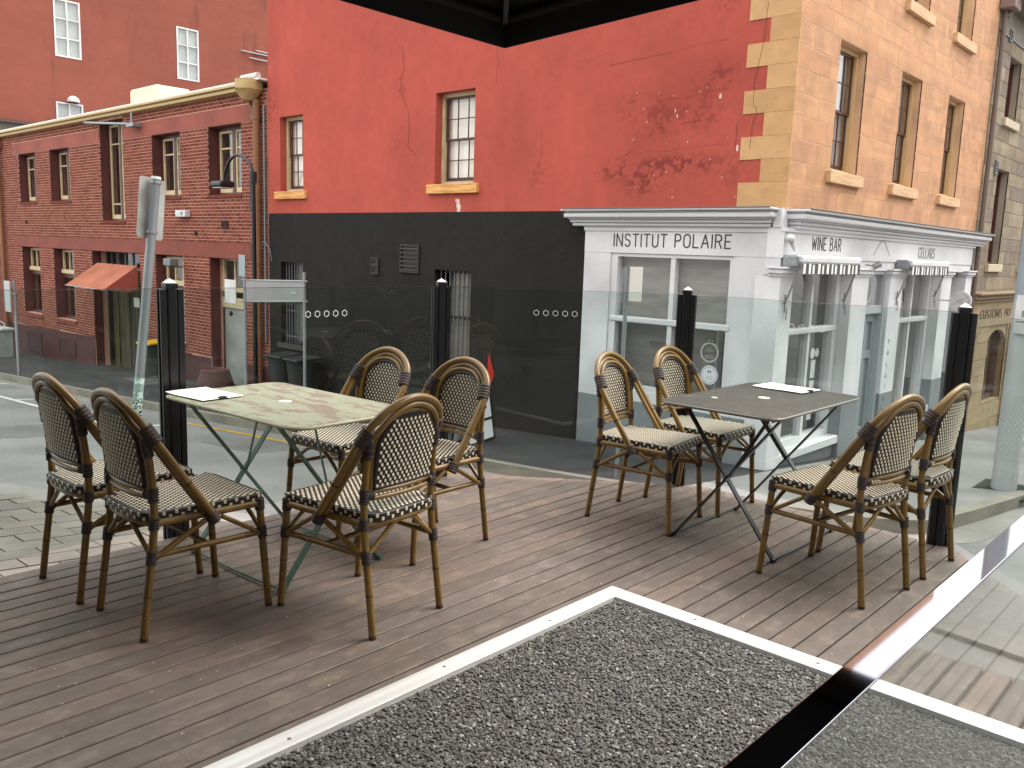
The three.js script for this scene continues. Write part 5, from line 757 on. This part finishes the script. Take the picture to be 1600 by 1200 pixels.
  // woven seat: dark strands with pale ones passing over them
  const hw = (z) => lerp(0.168, 0.196, clamp((z - 0.05) / 0.41, 0, 1)), yTop = (x, z) => 0.4615 - 0.006 * (1 - (x / 0.2) ** 2) * Math.sin(clamp((z - 0.03) / 0.45, 0, 1) * Math.PI);
  const out = new THREE.Shape(); { const r = 0.03; out.moveTo(-0.192 + r, 0.478); out.lineTo(0.192 - r, 0.478); out.quadraticCurveTo(0.194, 0.478, 0.193, 0.478 - r); out.lineTo(0.173, 0.075); out.quadraticCurveTo(0.169, 0.03, 0.105, 0.022); out.quadraticCurveTo(0, 0.012, -0.105, 0.022); out.quadraticCurveTo(-0.169, 0.03, -0.173, 0.075); out.lineTo(-0.193, 0.478 - r); out.quadraticCurveTo(-0.194, 0.478, -0.192 + r, 0.478); }
  const seat = grp('seat', o);
  { const g = new THREE.ExtrudeGeometry(out, { depth: 0.022, bevelEnabled: true, bevelSize: 0.007, bevelThickness: 0.007, bevelSegments: 3, curveSegments: 10 }); g.rotateX(Math.PI / 2); g.translate(0, 0.454, Zs); mesh('seat_cane', triUV(g), m.weaveDark, seat); }
  { const l = [], px = 0.0225, pz = 0.0158; let r = 0;
    const dk = [];
    for (let z = 0.034; z < 0.476; z += pz, r++) for (let x = -0.2 + (r % 2) * px / 2; x < 0.2; x += px) { if (Math.abs(x) > hw(z) - 0.002 || (z < 0.06 && Math.abs(x) > 0.125)) continue; const y = 0.4612, g = new THREE.CylinderGeometry(0.0060, 0.0075, 0.0030, 4, 1); g.rotateY(Math.PI / 4); g.scale(1.0, 1, 1.12); g.translate(x, y + 0.0008, z + Zs); l.push(strip(g)); const d = new THREE.CylinderGeometry(0.0058, 0.0074, 0.0034, 4, 1); d.rotateY(Math.PI / 4); d.scale(1.0, 1, 1.1); d.translate(x + px / 2, y + 0.0009, z + Zs); dk.push(strip(d)); }
    mesh('pale_strands', l, m.weavePale, seat).userData.kind = 'stuff'; mesh('dark_strands', dk, m.weaveDark, seat).userData.kind = 'stuff'; }
  { // strands turned over the rim
    const pts = out.getSpacedPoints(140), l = []; for (let i = 0; i < pts.length - 1; i++) { const p = pts[i], q = pts[i + 1], a = Math.atan2(q.x - p.x, q.y - p.y), k = i % 4; if (k % 2) continue; const g = new THREE.BoxGeometry(0.004, 0.0125, 0.0110); g.rotateY(a); g.translate(p.x * 1.032, k ? 0.4385 : 0.4525, (p.y - 0.25) * 1.028 + 0.25 + Zs); l.push(strip(g)); } mesh('rim_strands', l, m.weavePale, seat).userData.kind = 'stuff'; }
  // woven back panel, gently curved, seen from both sides
  const back = grp('back_panel', o), zb = (x, y) => lerp(0.046, 0.002, (y - 0.52) / 0.30) - 0.014 * (1 - (x / 0.165) ** 2);
  const inB = (x, y, e) => { const w = 0.148 - e; if (y < 0.556 + e || Math.abs(x) > w) return false; if (y < 0.70) return true; const t = (y - 0.70) / (0.122 - e); return t < 1 && Math.abs(x) < w * Math.sqrt(1 - t * t); };
  { const p = [], N = 22, K = 24, f = (i, j, s) => { const y = lerp(0.545, 0.824, j / K), t = clamp((y - 0.70) / 0.126, 0, 1), w = 0.150 * Math.sqrt(Math.max(0.02, 1 - t * t)), x = lerp(-w, w, i / N); return [x, y, zb(x, y) + s * 0.0035]; };
    const q = (a, b, c, d) => p.push(...a, ...b, ...c, ...a, ...c, ...d);
    for (let i = 0; i < N; i++) for (let j = 0; j < K; j++) { q(f(i, j, 1), f(i + 1, j, 1), f(i + 1, j + 1, 1), f(i, j + 1, 1)); q(f(i, j, -1), f(i, j + 1, -1), f(i + 1, j + 1, -1), f(i + 1, j, -1)); }
    const g = new THREE.BufferGeometry(); g.setAttribute('position', new THREE.Float32BufferAttribute(p, 3)); g.computeVertexNormals(); g.translate(0, 0, Zs); mesh('back_cane', triUV(g), m.weaveDark, back); }
  { const l = [], px = 0.0230, py = 0.0158; let r = 0; for (let y = 0.562; y < 0.81; y += py, r++) for (let x = -0.161 + (r % 2) * px / 2; x < 0.161; x += px) { if (!inB(x, y, 0.002)) continue; for (const s of [-1, 1]) { const g = new THREE.CylinderGeometry(0.0056, 0.0070, 0.003, 4, 1); g.rotateY(Math.PI / 4); g.rotateX(s * Math.PI / 2); g.scale(1, 1.22, 1); g.translate(x, y, zb(x, y) + s * 0.0048 + Zs); l.push(strip(g)); } } mesh('pale_strands', l, m.weavePale, back).userData.kind = 'stuff'; }
  { const P = []; for (let i = 0; i <= 20; i++) { const a = Math.PI - i / 20 * Math.PI, x = Math.cos(a) * 0.146, y = 0.70 + Math.sin(a) * 0.117; P.push([x, y, zb(x, y) + Zs + 0.006]); } const L = [-0.128, 0.556], z0 = zb(-0.146, 0.556) + Zs; mesh('back_border', [tube([[-0.146, 0.556, z0 + 0.006], [-0.146, 0.63, zb(-0.146, 0.63) + Zs + 0.006], ...P, [0.146, 0.63, zb(0.146, 0.63) + Zs + 0.006], [0.146, 0.556, z0 + 0.006]], 0.0065, 8, 60), tube([[-0.146, 0.556, z0], [0, 0.556, zb(0, 0.556) + Zs], [0.146, 0.556, z0]], 0.0085, 8, 16)], m.cane, back); }
  return o;
}
const chair0 = makeChair();
const chairs = [ // rear-feet middle, front-feet middle, label, group
  [[1.222, -3.55], [1.712, -3.56], 'bistro chair by the block paving, next to the glass fence, at the green table'],
  [[1.255, -3.067], [1.751, -3.07], 'bistro chair by the block paving, second from the glass fence, at the pale green table'],
  [[2.043, -2.356], [1.990, -2.851], 'bistro chair at the end of the pale green table, back to the aggregate panel'],
  [[2.90, -3.545], [2.40, -3.52], 'bistro chair behind the pale green table, facing its paper menu, beside the fence'],
  [[2.952, -3.01], [2.456, -3.015], 'bistro chair pulled back from the pale green table towards the red pennant'],
  [[3.824, -2.756], [3.895, -2.268], 'bistro chair at the dark table, back to the black wall, nearer the green table'],
  [[4.385, -2.727], [4.390, -2.235], 'bistro chair at the dark table, back against the post before the shop window'],
  [[3.678, -1.142], [3.761, -1.640], 'bistro chair at the dark table, facing the shop window, away from the deck end'],
  [[4.237, -1.099], [4.259, -1.592], 'bistro chair at the dark table, facing the shop window, beside the last black post'],
];
const bambooAlt = [M(0xe4d8c0, 0.32, { map: rep(T.bamboo, 1.3, 1.6) }), M(0xf4e9d2, 0.3, { map: rep(T.bamboo, 0.8, 2.6) })], paleAlt = M(0xd6cab0, 0.5);
chairs.forEach(([r, f, label], i) => {
  const c = i ? chair0.clone() : chair0; c.name = numbered('bistro_chair'); c.userData = { label, category: 'chair', group: 'woven bistro chairs on the deck' };
  c.position.set((r[0] + f[0]) / 2, 0.0015, (r[1] + f[1]) / 2); c.rotation.set(0, Math.atan2(f[0] - r[0], f[1] - r[1]), 0); scene.add(c);
  if (i % 3) c.traverse((q) => { if (q.material === m.bamboo) q.material = bambooAlt[i % 3 - 1]; if (i % 3 === 1 && q.material === m.weavePale) q.material = paleAlt; });
});

// ---------------------------------------------------------------- folding tables
function table(name, label, pos, turn, topM, legM, edgeM) {
  const t = thing(name, label, 'table', 'folding metal bistro tables', [pos[0], 0, pos[1]]); t.rotation.y = turn;
  const L = 0.505, W = 0.312, r = 0.085, H = 0.722, sh = new THREE.Shape();
  sh.moveTo(-L + r, -W); sh.lineTo(L - r, -W); sh.quadraticCurveTo(L, -W, L, -W + r); sh.lineTo(L, W - r); sh.quadraticCurveTo(L, W, L - r, W); sh.lineTo(-L + r, W); sh.quadraticCurveTo(-L, W, -L, W - r); sh.lineTo(-L, -W + r); sh.quadraticCurveTo(-L, -W, -L + r, -W);
  const hole = new THREE.Path(); hole.absarc(0, 0, 0.021, 0, Math.PI * 2, true); sh.holes.push(hole);
  const g = new THREE.ExtrudeGeometry(sh, { depth: 0.003, bevelEnabled: true, bevelSize: 0.003, bevelThickness: 0.002, bevelSegments: 2, curveSegments: 10 }); g.rotateX(-Math.PI / 2); g.translate(0, H - 0.005, 0);
  const top = mesh('table_top', triUV(g), topM, t);
  const pts = sh.getPoints(10).map((p) => [p.x * 1.0, H - 0.008, p.y]); pts.pop(); mesh('rolled_edge', tube(pts, 0.0075, 8, 120, true), edgeM, top);
  const u = []; for (const z of [-1, 1]) u.push(bar([-L + 0.06, H - 0.02, z * (W - 0.05)], [L - 0.06, H - 0.02, z * (W - 0.05)], 0.025, 0.004)); for (const x of [-0.33, 0.33]) u.push(bar([x, H - 0.02, -W + 0.04], [x, H - 0.02, W - 0.04], 0.025, 0.004)); mesh('under_frame', u, legM, t);
  mesh('hole_plug', [rod([0, H - 0.004, 0], [0, H + 0.0025, 0], 0.031, 0.029, 24)], M(0xd9d6c8, 0.6), top);
  for (const x of [-0.335, 0.335]) for (const s of [-1, 1]) {
    const o = x + s * 0.010, lg = mesh('leg', [bar([o, 0.008, s * 0.268], [o, H - 0.03, -s * 0.262], 0.030, 0.008, [1, 0, 0])], legM, t);
    mesh('leg_foot', [rod([o - 0.02, 0.012, s * 0.270], [o + 0.02, 0.012, s * 0.270], 0.011)], legM, lg);
  }
  for (const x of [-0.335, 0.335]) mesh('pivot', [rod([x - 0.02, 0.352, 0], [x + 0.02, 0.352, 0], 0.010)], m.lead, t);
  for (const s of [-1, 1]) mesh('floor_rod', [tube([[-0.335, 0.016, s * 0.270], [-0.15, 0.012, s * 0.274], [0.15, 0.012, s * 0.274], [0.335, 0.016, s * 0.270]], 0.0055, 8, 20)], legM, t);
  mesh('stay', [bar([-0.31, 0.36, 0.0], [-0.05, H - 0.03, 0.10], 0.02, 0.004), bar([0.31, 0.36, 0.0], [0.05, H - 0.03, -0.10], 0.02, 0.004)], legM, t);
  return t;
}
const greenTop = tex(1024, 640, (u, v) => {
  const w = fbm(u, v, 9, 6, 211, 5), r = fbm(u + 0.06 * fbm(u, v, 9, 9, 215, 3), v + 0.05 * fbm(u, v, 8, 8, 217, 3), 9, 17, 221, 6), st = fbm(u, v, 26, 40, 231, 4), h = hash(u * 1024 | 0, v * 640 | 0, 6);
  let c = mul([138, 144, 120], 1 + 0.12 * (w - 0.5) + 0.05 * (h - 0.5)); c = mixc(c, [122, 130, 104], sstep(0.5, 0.7, w) * 0.5);
  const e = Math.min(u, 1 - u, v, 1 - v); c = mixc(c, [108, 76, 70], sstep(0.52, 0.66, r + 0.3 * (st - 0.5)) * 0.55); const sc = Math.abs(fbm(u, v, 14, 9, 271, 4) - 0.5); c = mixc(c, [112, 92, 74], sstep(0.012, 0.002, sc) * sstep(0.45, 0.6, w) * 0.6 + sstep(0.045, 0.0, e) * sstep(0.4, 0.6, st) * 0.8 + sstep(0.72, 0.78, st) * 0.5); return c;
});
const darkTop = tex(1024, 640, (u, v) => {
  const w = fbm(u, v, 8, 5, 241, 6), r = fbm(u, v, 6, 4, 251, 6), st = fbm(u, v, 40, 24, 261, 3), h = hash(u * 1024 | 0, v * 640 | 0, 8);
  let c = mul([48, 51, 45], 1 + 0.3 * (w - 0.5) + 0.06 * (h - 0.5)); c = mixc(c, [96, 74, 60], sstep(0.6, 0.72, r) * 0.45 * sstep(0.35, 0.6, st)); c = mixc(c, [150, 140, 122], sstep(0.7, 0.8, st) * 0.35); return c;
});
const planeMap = (t) => { const c = rep(t, 1 / 1.02, 1 / 0.64); c.offset.set(0.5, 0.5); return c; };
const tL = table('folding_table', 'pale green folding metal table with worn rusty paint', [2.105, -3.285], Math.PI / 2 + 0.05, M(0xffffff, 0.5, { map: planeMap(greenTop), ...bumpOf(rep(T.grain, 5, 5), 0.0006) }), M(0x5f8470, 0.5, { map: rep(T.plaster, 4, 4) }), M(0xa9a98c, 0.5));
const tR = table('folding_table', 'dark scuffed folding metal table with black legs', [4.062, -1.955], 0.0, M(0xffffff, 0.55, { map: planeMap(darkTop), ...bumpOf(rep(T.grain, 5, 5), 0.0006) }), m.black, M(0x77756c, 0.35, { metalness: 0.5 }));
mesh('paint_spot', [rod([-0.21, 0.722, -0.165], [-0.21, 0.7245, -0.165], 0.016, 0.015, 16)], M(0xbdb9ac, 0.6), tR);
{ // paper menus
  const page = (() => { const c = document.createElement('canvas'); c.width = 256; c.height = 360; const x = c.getContext('2d'); x.fillStyle = '#f4f4f2'; x.fillRect(0, 0, 256, 360); x.fillStyle = '#9a9a9c'; for (let i = 0; i < 17; i++) { const w = 60 + 110 * hash(i, 3, 8); x.fillRect(128 - w / 2, 60 + i * 16, w, 2); } x.fillStyle = '#55575a'; x.fillRect(98, 30, 60, 8); const t = new THREE.CanvasTexture(c); t.colorSpace = THREE.SRGBColorSpace; return t; })();
  const sheet = (label, x, z, turn, lift) => {
    const t = thing('paper_menu', label, 'menu', null, [x, 0.7275, z]); t.rotation.y = turn;
    const g = new THREE.PlaneGeometry(0.21, 0.297, 8, 12), p = g.attributes.position; for (let i = 0; i < p.count; i++) { const a = p.getX(i), b = p.getY(i); p.setZ(i, 0.0006 + lift * Math.max(0, (b - 0.05) / 0.1) ** 2 * 0.004 + 0.0008 * (1 + Math.sin(a * 30 + b * 18))); } g.computeVertexNormals(); g.rotateX(-Math.PI / 2);
    mesh('sheet', strip(g), M(0xffffff, 0.7, { map: page }), t); mesh('clip', [rbox(-0.02, 0.02, 0.001, 0.008, 0.128, 0.15, 0.003), rod([-0.012, 0.008, 0.14], [0.012, 0.008, 0.14], 0.004)], m.black, t);
  };
  sheet('white paper menu with a black clip on the pale green table', 1.905, -3.635, 0.09, 1); sheet('white paper menu on the dark table', 4.46, -2.02, -0.06, 0.6);
}

// ---------------------------------------------------------------- glass fence
const fp = { p0: [-0.35, -3.885], p1: [1.875, -3.885], p2: [3.585, -3.875], p3: [4.605, -2.765], p4: [4.64, -1.215], p5: [3.52, -0.1] };
function fencePost(label, [x, z], turn) {
  const t = thing('fence_post', label, 'post', 'black posts of the glass fence', [x, 0, z]); t.rotation.y = turn;
  mesh('tube', [rbox(-0.026, 0.026, -0.30, 1.222, -0.026, 0.026, 0.012, 3)], m.black, t);
  for (const s of [-1, 1]) mesh('channel', [rbox(s * 0.0265, s * 0.056, -0.14, 1.194, -0.024, -0.008, 0.003), rbox(s * 0.0265, s * 0.056, -0.14, 1.194, 0.008, 0.024, 0.003), box(s * 0.0265, s * 0.034, -0.14, 1.192, -0.0078, 0.0078)], m.black, t);
  const g = new THREE.ConeGeometry(0.036, 0.02, 4); g.rotateY(Math.PI / 4); g.translate(0, 1.233, 0); mesh('cap', strip(g), M(0xcfd1d2, 0.3, { metalness: 0.5 }), t); mesh('cap_collar', [rbox(-0.029, 0.029, 1.196, 1.2225, -0.029, 0.029, 0.006)], m.black, t);
  mesh('base_bracket', [rbox(-0.07, 0.07, -0.28, -0.02, 0.027, 0.04, 0.004)], m.black, t);
}
fencePost('black fence post behind the paper menu on the pale green table', fp.p1, 0);
fencePost('black fence post in front of the second barred window', fp.p2, -0.4);
fencePost('black fence post in front of the large shop window', fp.p3, -1.2);
fencePost('black fence post at the end of the deck beside the hotel', fp.p4, 2.0);
fencePost('black fence post at the outer end of the fence along the block paving', fp.p0, 0); fencePost('black fence post at the outer end of the fence beyond the deck end', fp.p5, -0.8);
function fencePanel(label, A, B, hex, y0 = 0.06, y1 = 1.195, th = 0.012, end = 0.036) {
  const dx = B[0] - A[0], dz = B[1] - A[1], L = Math.hypot(dx, dz), t = thing('glass_panel', label, 'glass panel', 'panels of the glass fence', [A[0], 0, A[1]]); t.rotation.y = -Math.atan2(dz, dx);
  mesh('pane', box(end, L - end, y0, y1 - 0.0005, -th / 2, th / 2), m.fenceGlass, t); mesh('polished_edge', box(end, L - end, y1, y1 + 0.0015, -th / 2, th / 2), m.glassEdge, t);
  if (hex) for (let i = 0; i < 5; i++) { const s = new THREE.Shape(), h = new THREE.Path(); for (let k = 0; k <= 6; k++) { const a = Math.PI / 6 + k * Math.PI / 3, f = k ? 'lineTo' : 'moveTo'; s[f](Math.cos(a) * 0.019, Math.sin(a) * 0.019); h[f](Math.cos(a) * 0.0152, Math.sin(a) * 0.0152); } s.holes.push(h); const g = new THREE.ExtrudeGeometry(s, { depth: 0.0006, bevelEnabled: false }); g.translate(hex + i * 0.059, 1.053, th / 2 + 0.0004); mesh('hexagon_decal', triUV(g), M(0xe9ebea, 0.6), t); }
}
fencePanel('glass fence panel beside the block paving, ending at the post behind the paper menu', fp.p0, fp.p1, 1.24 + 0.03);
fencePanel('glass fence panel behind the pale green table, in front of the frame sign', fp.p1, fp.p2, 0.75);
fencePanel('glass fence panel across the cut corner of the deck, in front of the black wall', fp.p2, fp.p3, 0.585);
fencePanel('glass fence panel behind the dark table, in front of the white shopfront', fp.p3, fp.p4, 0.615);
fencePanel('glass fence panel beyond the last black post at the deck end', fp.p4, fp.p5, 0);
{ // the near panel that the camera looks over
  const t = thing('near_glass_panel', 'thick glass screen standing on the deck over the white edging', 'glass panel', null, [0, 0, 0]);
  mesh('pane', box(0.12, 2.2, 0.05, 1.1945, -0.1625, -0.1430), m.fenceGlass, t); mesh('polished_edge', rbox(0.12, 2.2, 1.195, 1.197, -0.1625, -0.1430, 0.0008), m.glassEdge, t);
  for (const x of [0.5, 1.8]) mesh('clamp', rbox(x - 0.04, x + 0.04, 0.0, 0.10, -0.19, -0.115, 0.006), m.steel, t);
}

// ---------------------------------------------------------------- black parasol overhead
function parasol(C, S, label, dx, dz) {
  const yE = 2.47, yV = 2.335, yT = 3.15, t = thing('parasol', label, 'parasol', 'black parasols over the terrace', [C[0], 0.082, C[1]]); t.rotation.set(-0.046, 0, -0.003);
  const cloth = M(0x0b0b0c, 0.85, { side: THREE.DoubleSide, ...bumpOf(rep(T.grain, 30, 30), 0.001) });
  const p = [], c = [[-S, -S], [S, -S], [S, S], [-S, S]], q = (a, b, d, e) => p.push(...a, ...b, ...d, ...a, ...d, ...e);
  for (let i = 0; i < 4; i++) { const a = c[i], b = c[(i + 1) % 4], N = 8; for (let j = 0; j < N; j++) for (let k = 0; k < N; k++) { const f = (u, v) => { const x = lerp(a[0], b[0], u), z = lerp(a[1], b[1], u); return [x * v, lerp(yT, yE, v) - 0.05 * Math.sin(Math.PI * v) * Math.sin(Math.PI * u), z * v]; }; q(f(j / N, k / N), f((j + 1) / N, k / N), f((j + 1) / N, (k + 1) / N), f(j / N, (k + 1) / N)); } }
  const g = new THREE.BufferGeometry(); g.setAttribute('position', new THREE.Float32BufferAttribute(p, 3)); g.computeVertexNormals(); mesh('canopy', triUV(g), cloth, t);
  const vl = []; for (let i = 0; i < 4; i++) { const a = c[i], b = c[(i + 1) % 4]; vl.push(bar([a[0], (yE + yV) / 2, a[1]], [b[0], (yE + yV) / 2, b[1]], yE - yV, 0.006)); } mesh('valance', vl, cloth, t);
  const rim = []; for (let i = 0; i < 4; i++) { const a = c[i], b = c[(i + 1) % 4]; rim.push(rod([a[0] * 0.985, yE - 0.02, a[1] * 0.985], [b[0] * 0.985, yE - 0.02, b[1] * 0.985], 0.02)); } mesh('edge_hem', rim, cloth, t);
  for (let i = 0; i < 8; i++) { const a = i % 2 ? [(c[i >> 1][0] + c[((i >> 1) + 1) % 4][0]) / 2, (c[i >> 1][1] + c[((i >> 1) + 1) % 4][1]) / 2] : c[i >> 1], r = mesh('rib', [bar([0, yT - 0.06, 0], [a[0] * 0.97, yE - 0.035, a[1] * 0.97], 0.035, 0.022)], M(0x2a2b2d, 0.4, { metalness: 0.5 }), t); mesh('strut', [bar([0, yT - 0.45, 0], [a[0] * 0.5, lerp(yT, yE, 0.5) - 0.06, a[1] * 0.5], 0.03, 0.02)], M(0x2a2b2d, 0.4, { metalness: 0.5 }), r); }
  mesh('hub', [rod([0, yT - 0.5, 0], [0, yT - 0.4, 0], 0.07), rod([0, yT - 0.12, 0], [0, yT + 0.06, 0], 0.06)], m.black, t);
  mesh('arm', [tube([[0, yT + 0.05, 0], [dx * 0.45, yT + 0.25, dz * 0.45], [dx, yT + 0.2, dz]], 0.05, 12, 24)], m.black, t); mesh('mast', [rod([dx, 0, dz], [dx, yT + 0.3, dz], 0.06, 0.06, 18)], m.black, t); mesh('base_plate', [rbox(dx - 0.4, dx + 0.4, -0.10, -0.04, dz - 0.4, dz + 0.4, 0.02)], m.black, t);
}
parasol([1.485, -1.235], 1.5, 'square black cantilever parasol whose corner hangs over the red wall', -2.4, 2.6);
parasol([-0.85, -3.0], 1.55, 'square black cantilever parasol over the paving end of the deck', -1.0, 2.6);
{ // front of the cafe that the terrace belongs to, behind the camera
  const t = thing('cafe_front', 'dark painted cafe front behind the terrace, with a glazed door', 'building'), wm = M(0x4a4641, 0.8, { map: rep(T.plaster, 0.4, 0.4) });
  mesh('wall', [box(-3.2, -2.8, -1, 6.6, -9, 0.8), box(-3.2, -2.8, -1, 6.6, 2.2, 9), box(-3.2, -2.8, 2.3, 6.6, 0.8, 2.2)], wm, t); mesh('door', [box(-3.05, -3.0, 0, 2.3, 0.8, 2.2)], M(0x1d1d1c, 0.3), t); mesh('cornice', [box(-3.2, -2.6, 6.6, 6.85, -9, 9)], m.lead, t);
  for (const z of [-7.5, -5, -2.5, 3.6, 6.2]) { const w = grp('window', t); mesh('frame', [box(-2.8, -2.77, 0.8, 2.5, z, z + 1.5)], m.white, w); mesh('pane', [box(-2.768, -2.76, 0.88, 2.42, z + 0.08, z + 1.42)], M(0x15181a, 0.08), w); }
}
// ---------------------------------------------------------------- across the side street, behind the terrace: seen only as reflections in glass
{
  const t = thing('opposite_building', 'long dull sandstone building across the side street, mirrored in the fence glass', 'building'), z = 13;
  const st = M(0x7d7263, 0.9, { map: rep(T.stone, 0.3, 0.3) });
  mesh('wall', [box(-16, 46, -4.5, 7.5, z, z + 0.5)], st, t); mesh('cornice', [box(-16, 46, 7.5, 7.8, z - 0.3, z + 0.5)], M(0x8d8272, 0.9), t); mesh('base_course', [box(-16, 46, -4.5, -0.4, z - 0.06, z - 0.002)], M(0x5d544a, 0.9), t);
  for (let x = -14; x < 45; x += 3.2) { const w = grp('window', t); mesh('frame', [box(x, x + 1.3, 0.3, 2.4, z - 0.02, z - 0.004)], m.white, w); mesh('pane', [box(x + 0.08, x + 1.22, 0.38, 2.32, z - 0.03, z - 0.022)], M(0x1c2022, 0.1), w); const u = grp('window', t); mesh('frame', [box(x, x + 1.3, 4.2, 6.2, z - 0.02, z - 0.004)], m.white, u); mesh('pane', [box(x + 0.08, x + 1.22, 4.28, 6.12, z - 0.03, z - 0.022)], M(0x1c2022, 0.1), u); }
  mesh('roof', [box(-16, 46, 7.8, 8.0, z - 0.1, z + 9)], m.lead, t);
}
scene.traverse((o) => { if (o.isMesh) { o.castShadow = true; o.receiveShadow = true; } });
renderer.render(scene, camera);
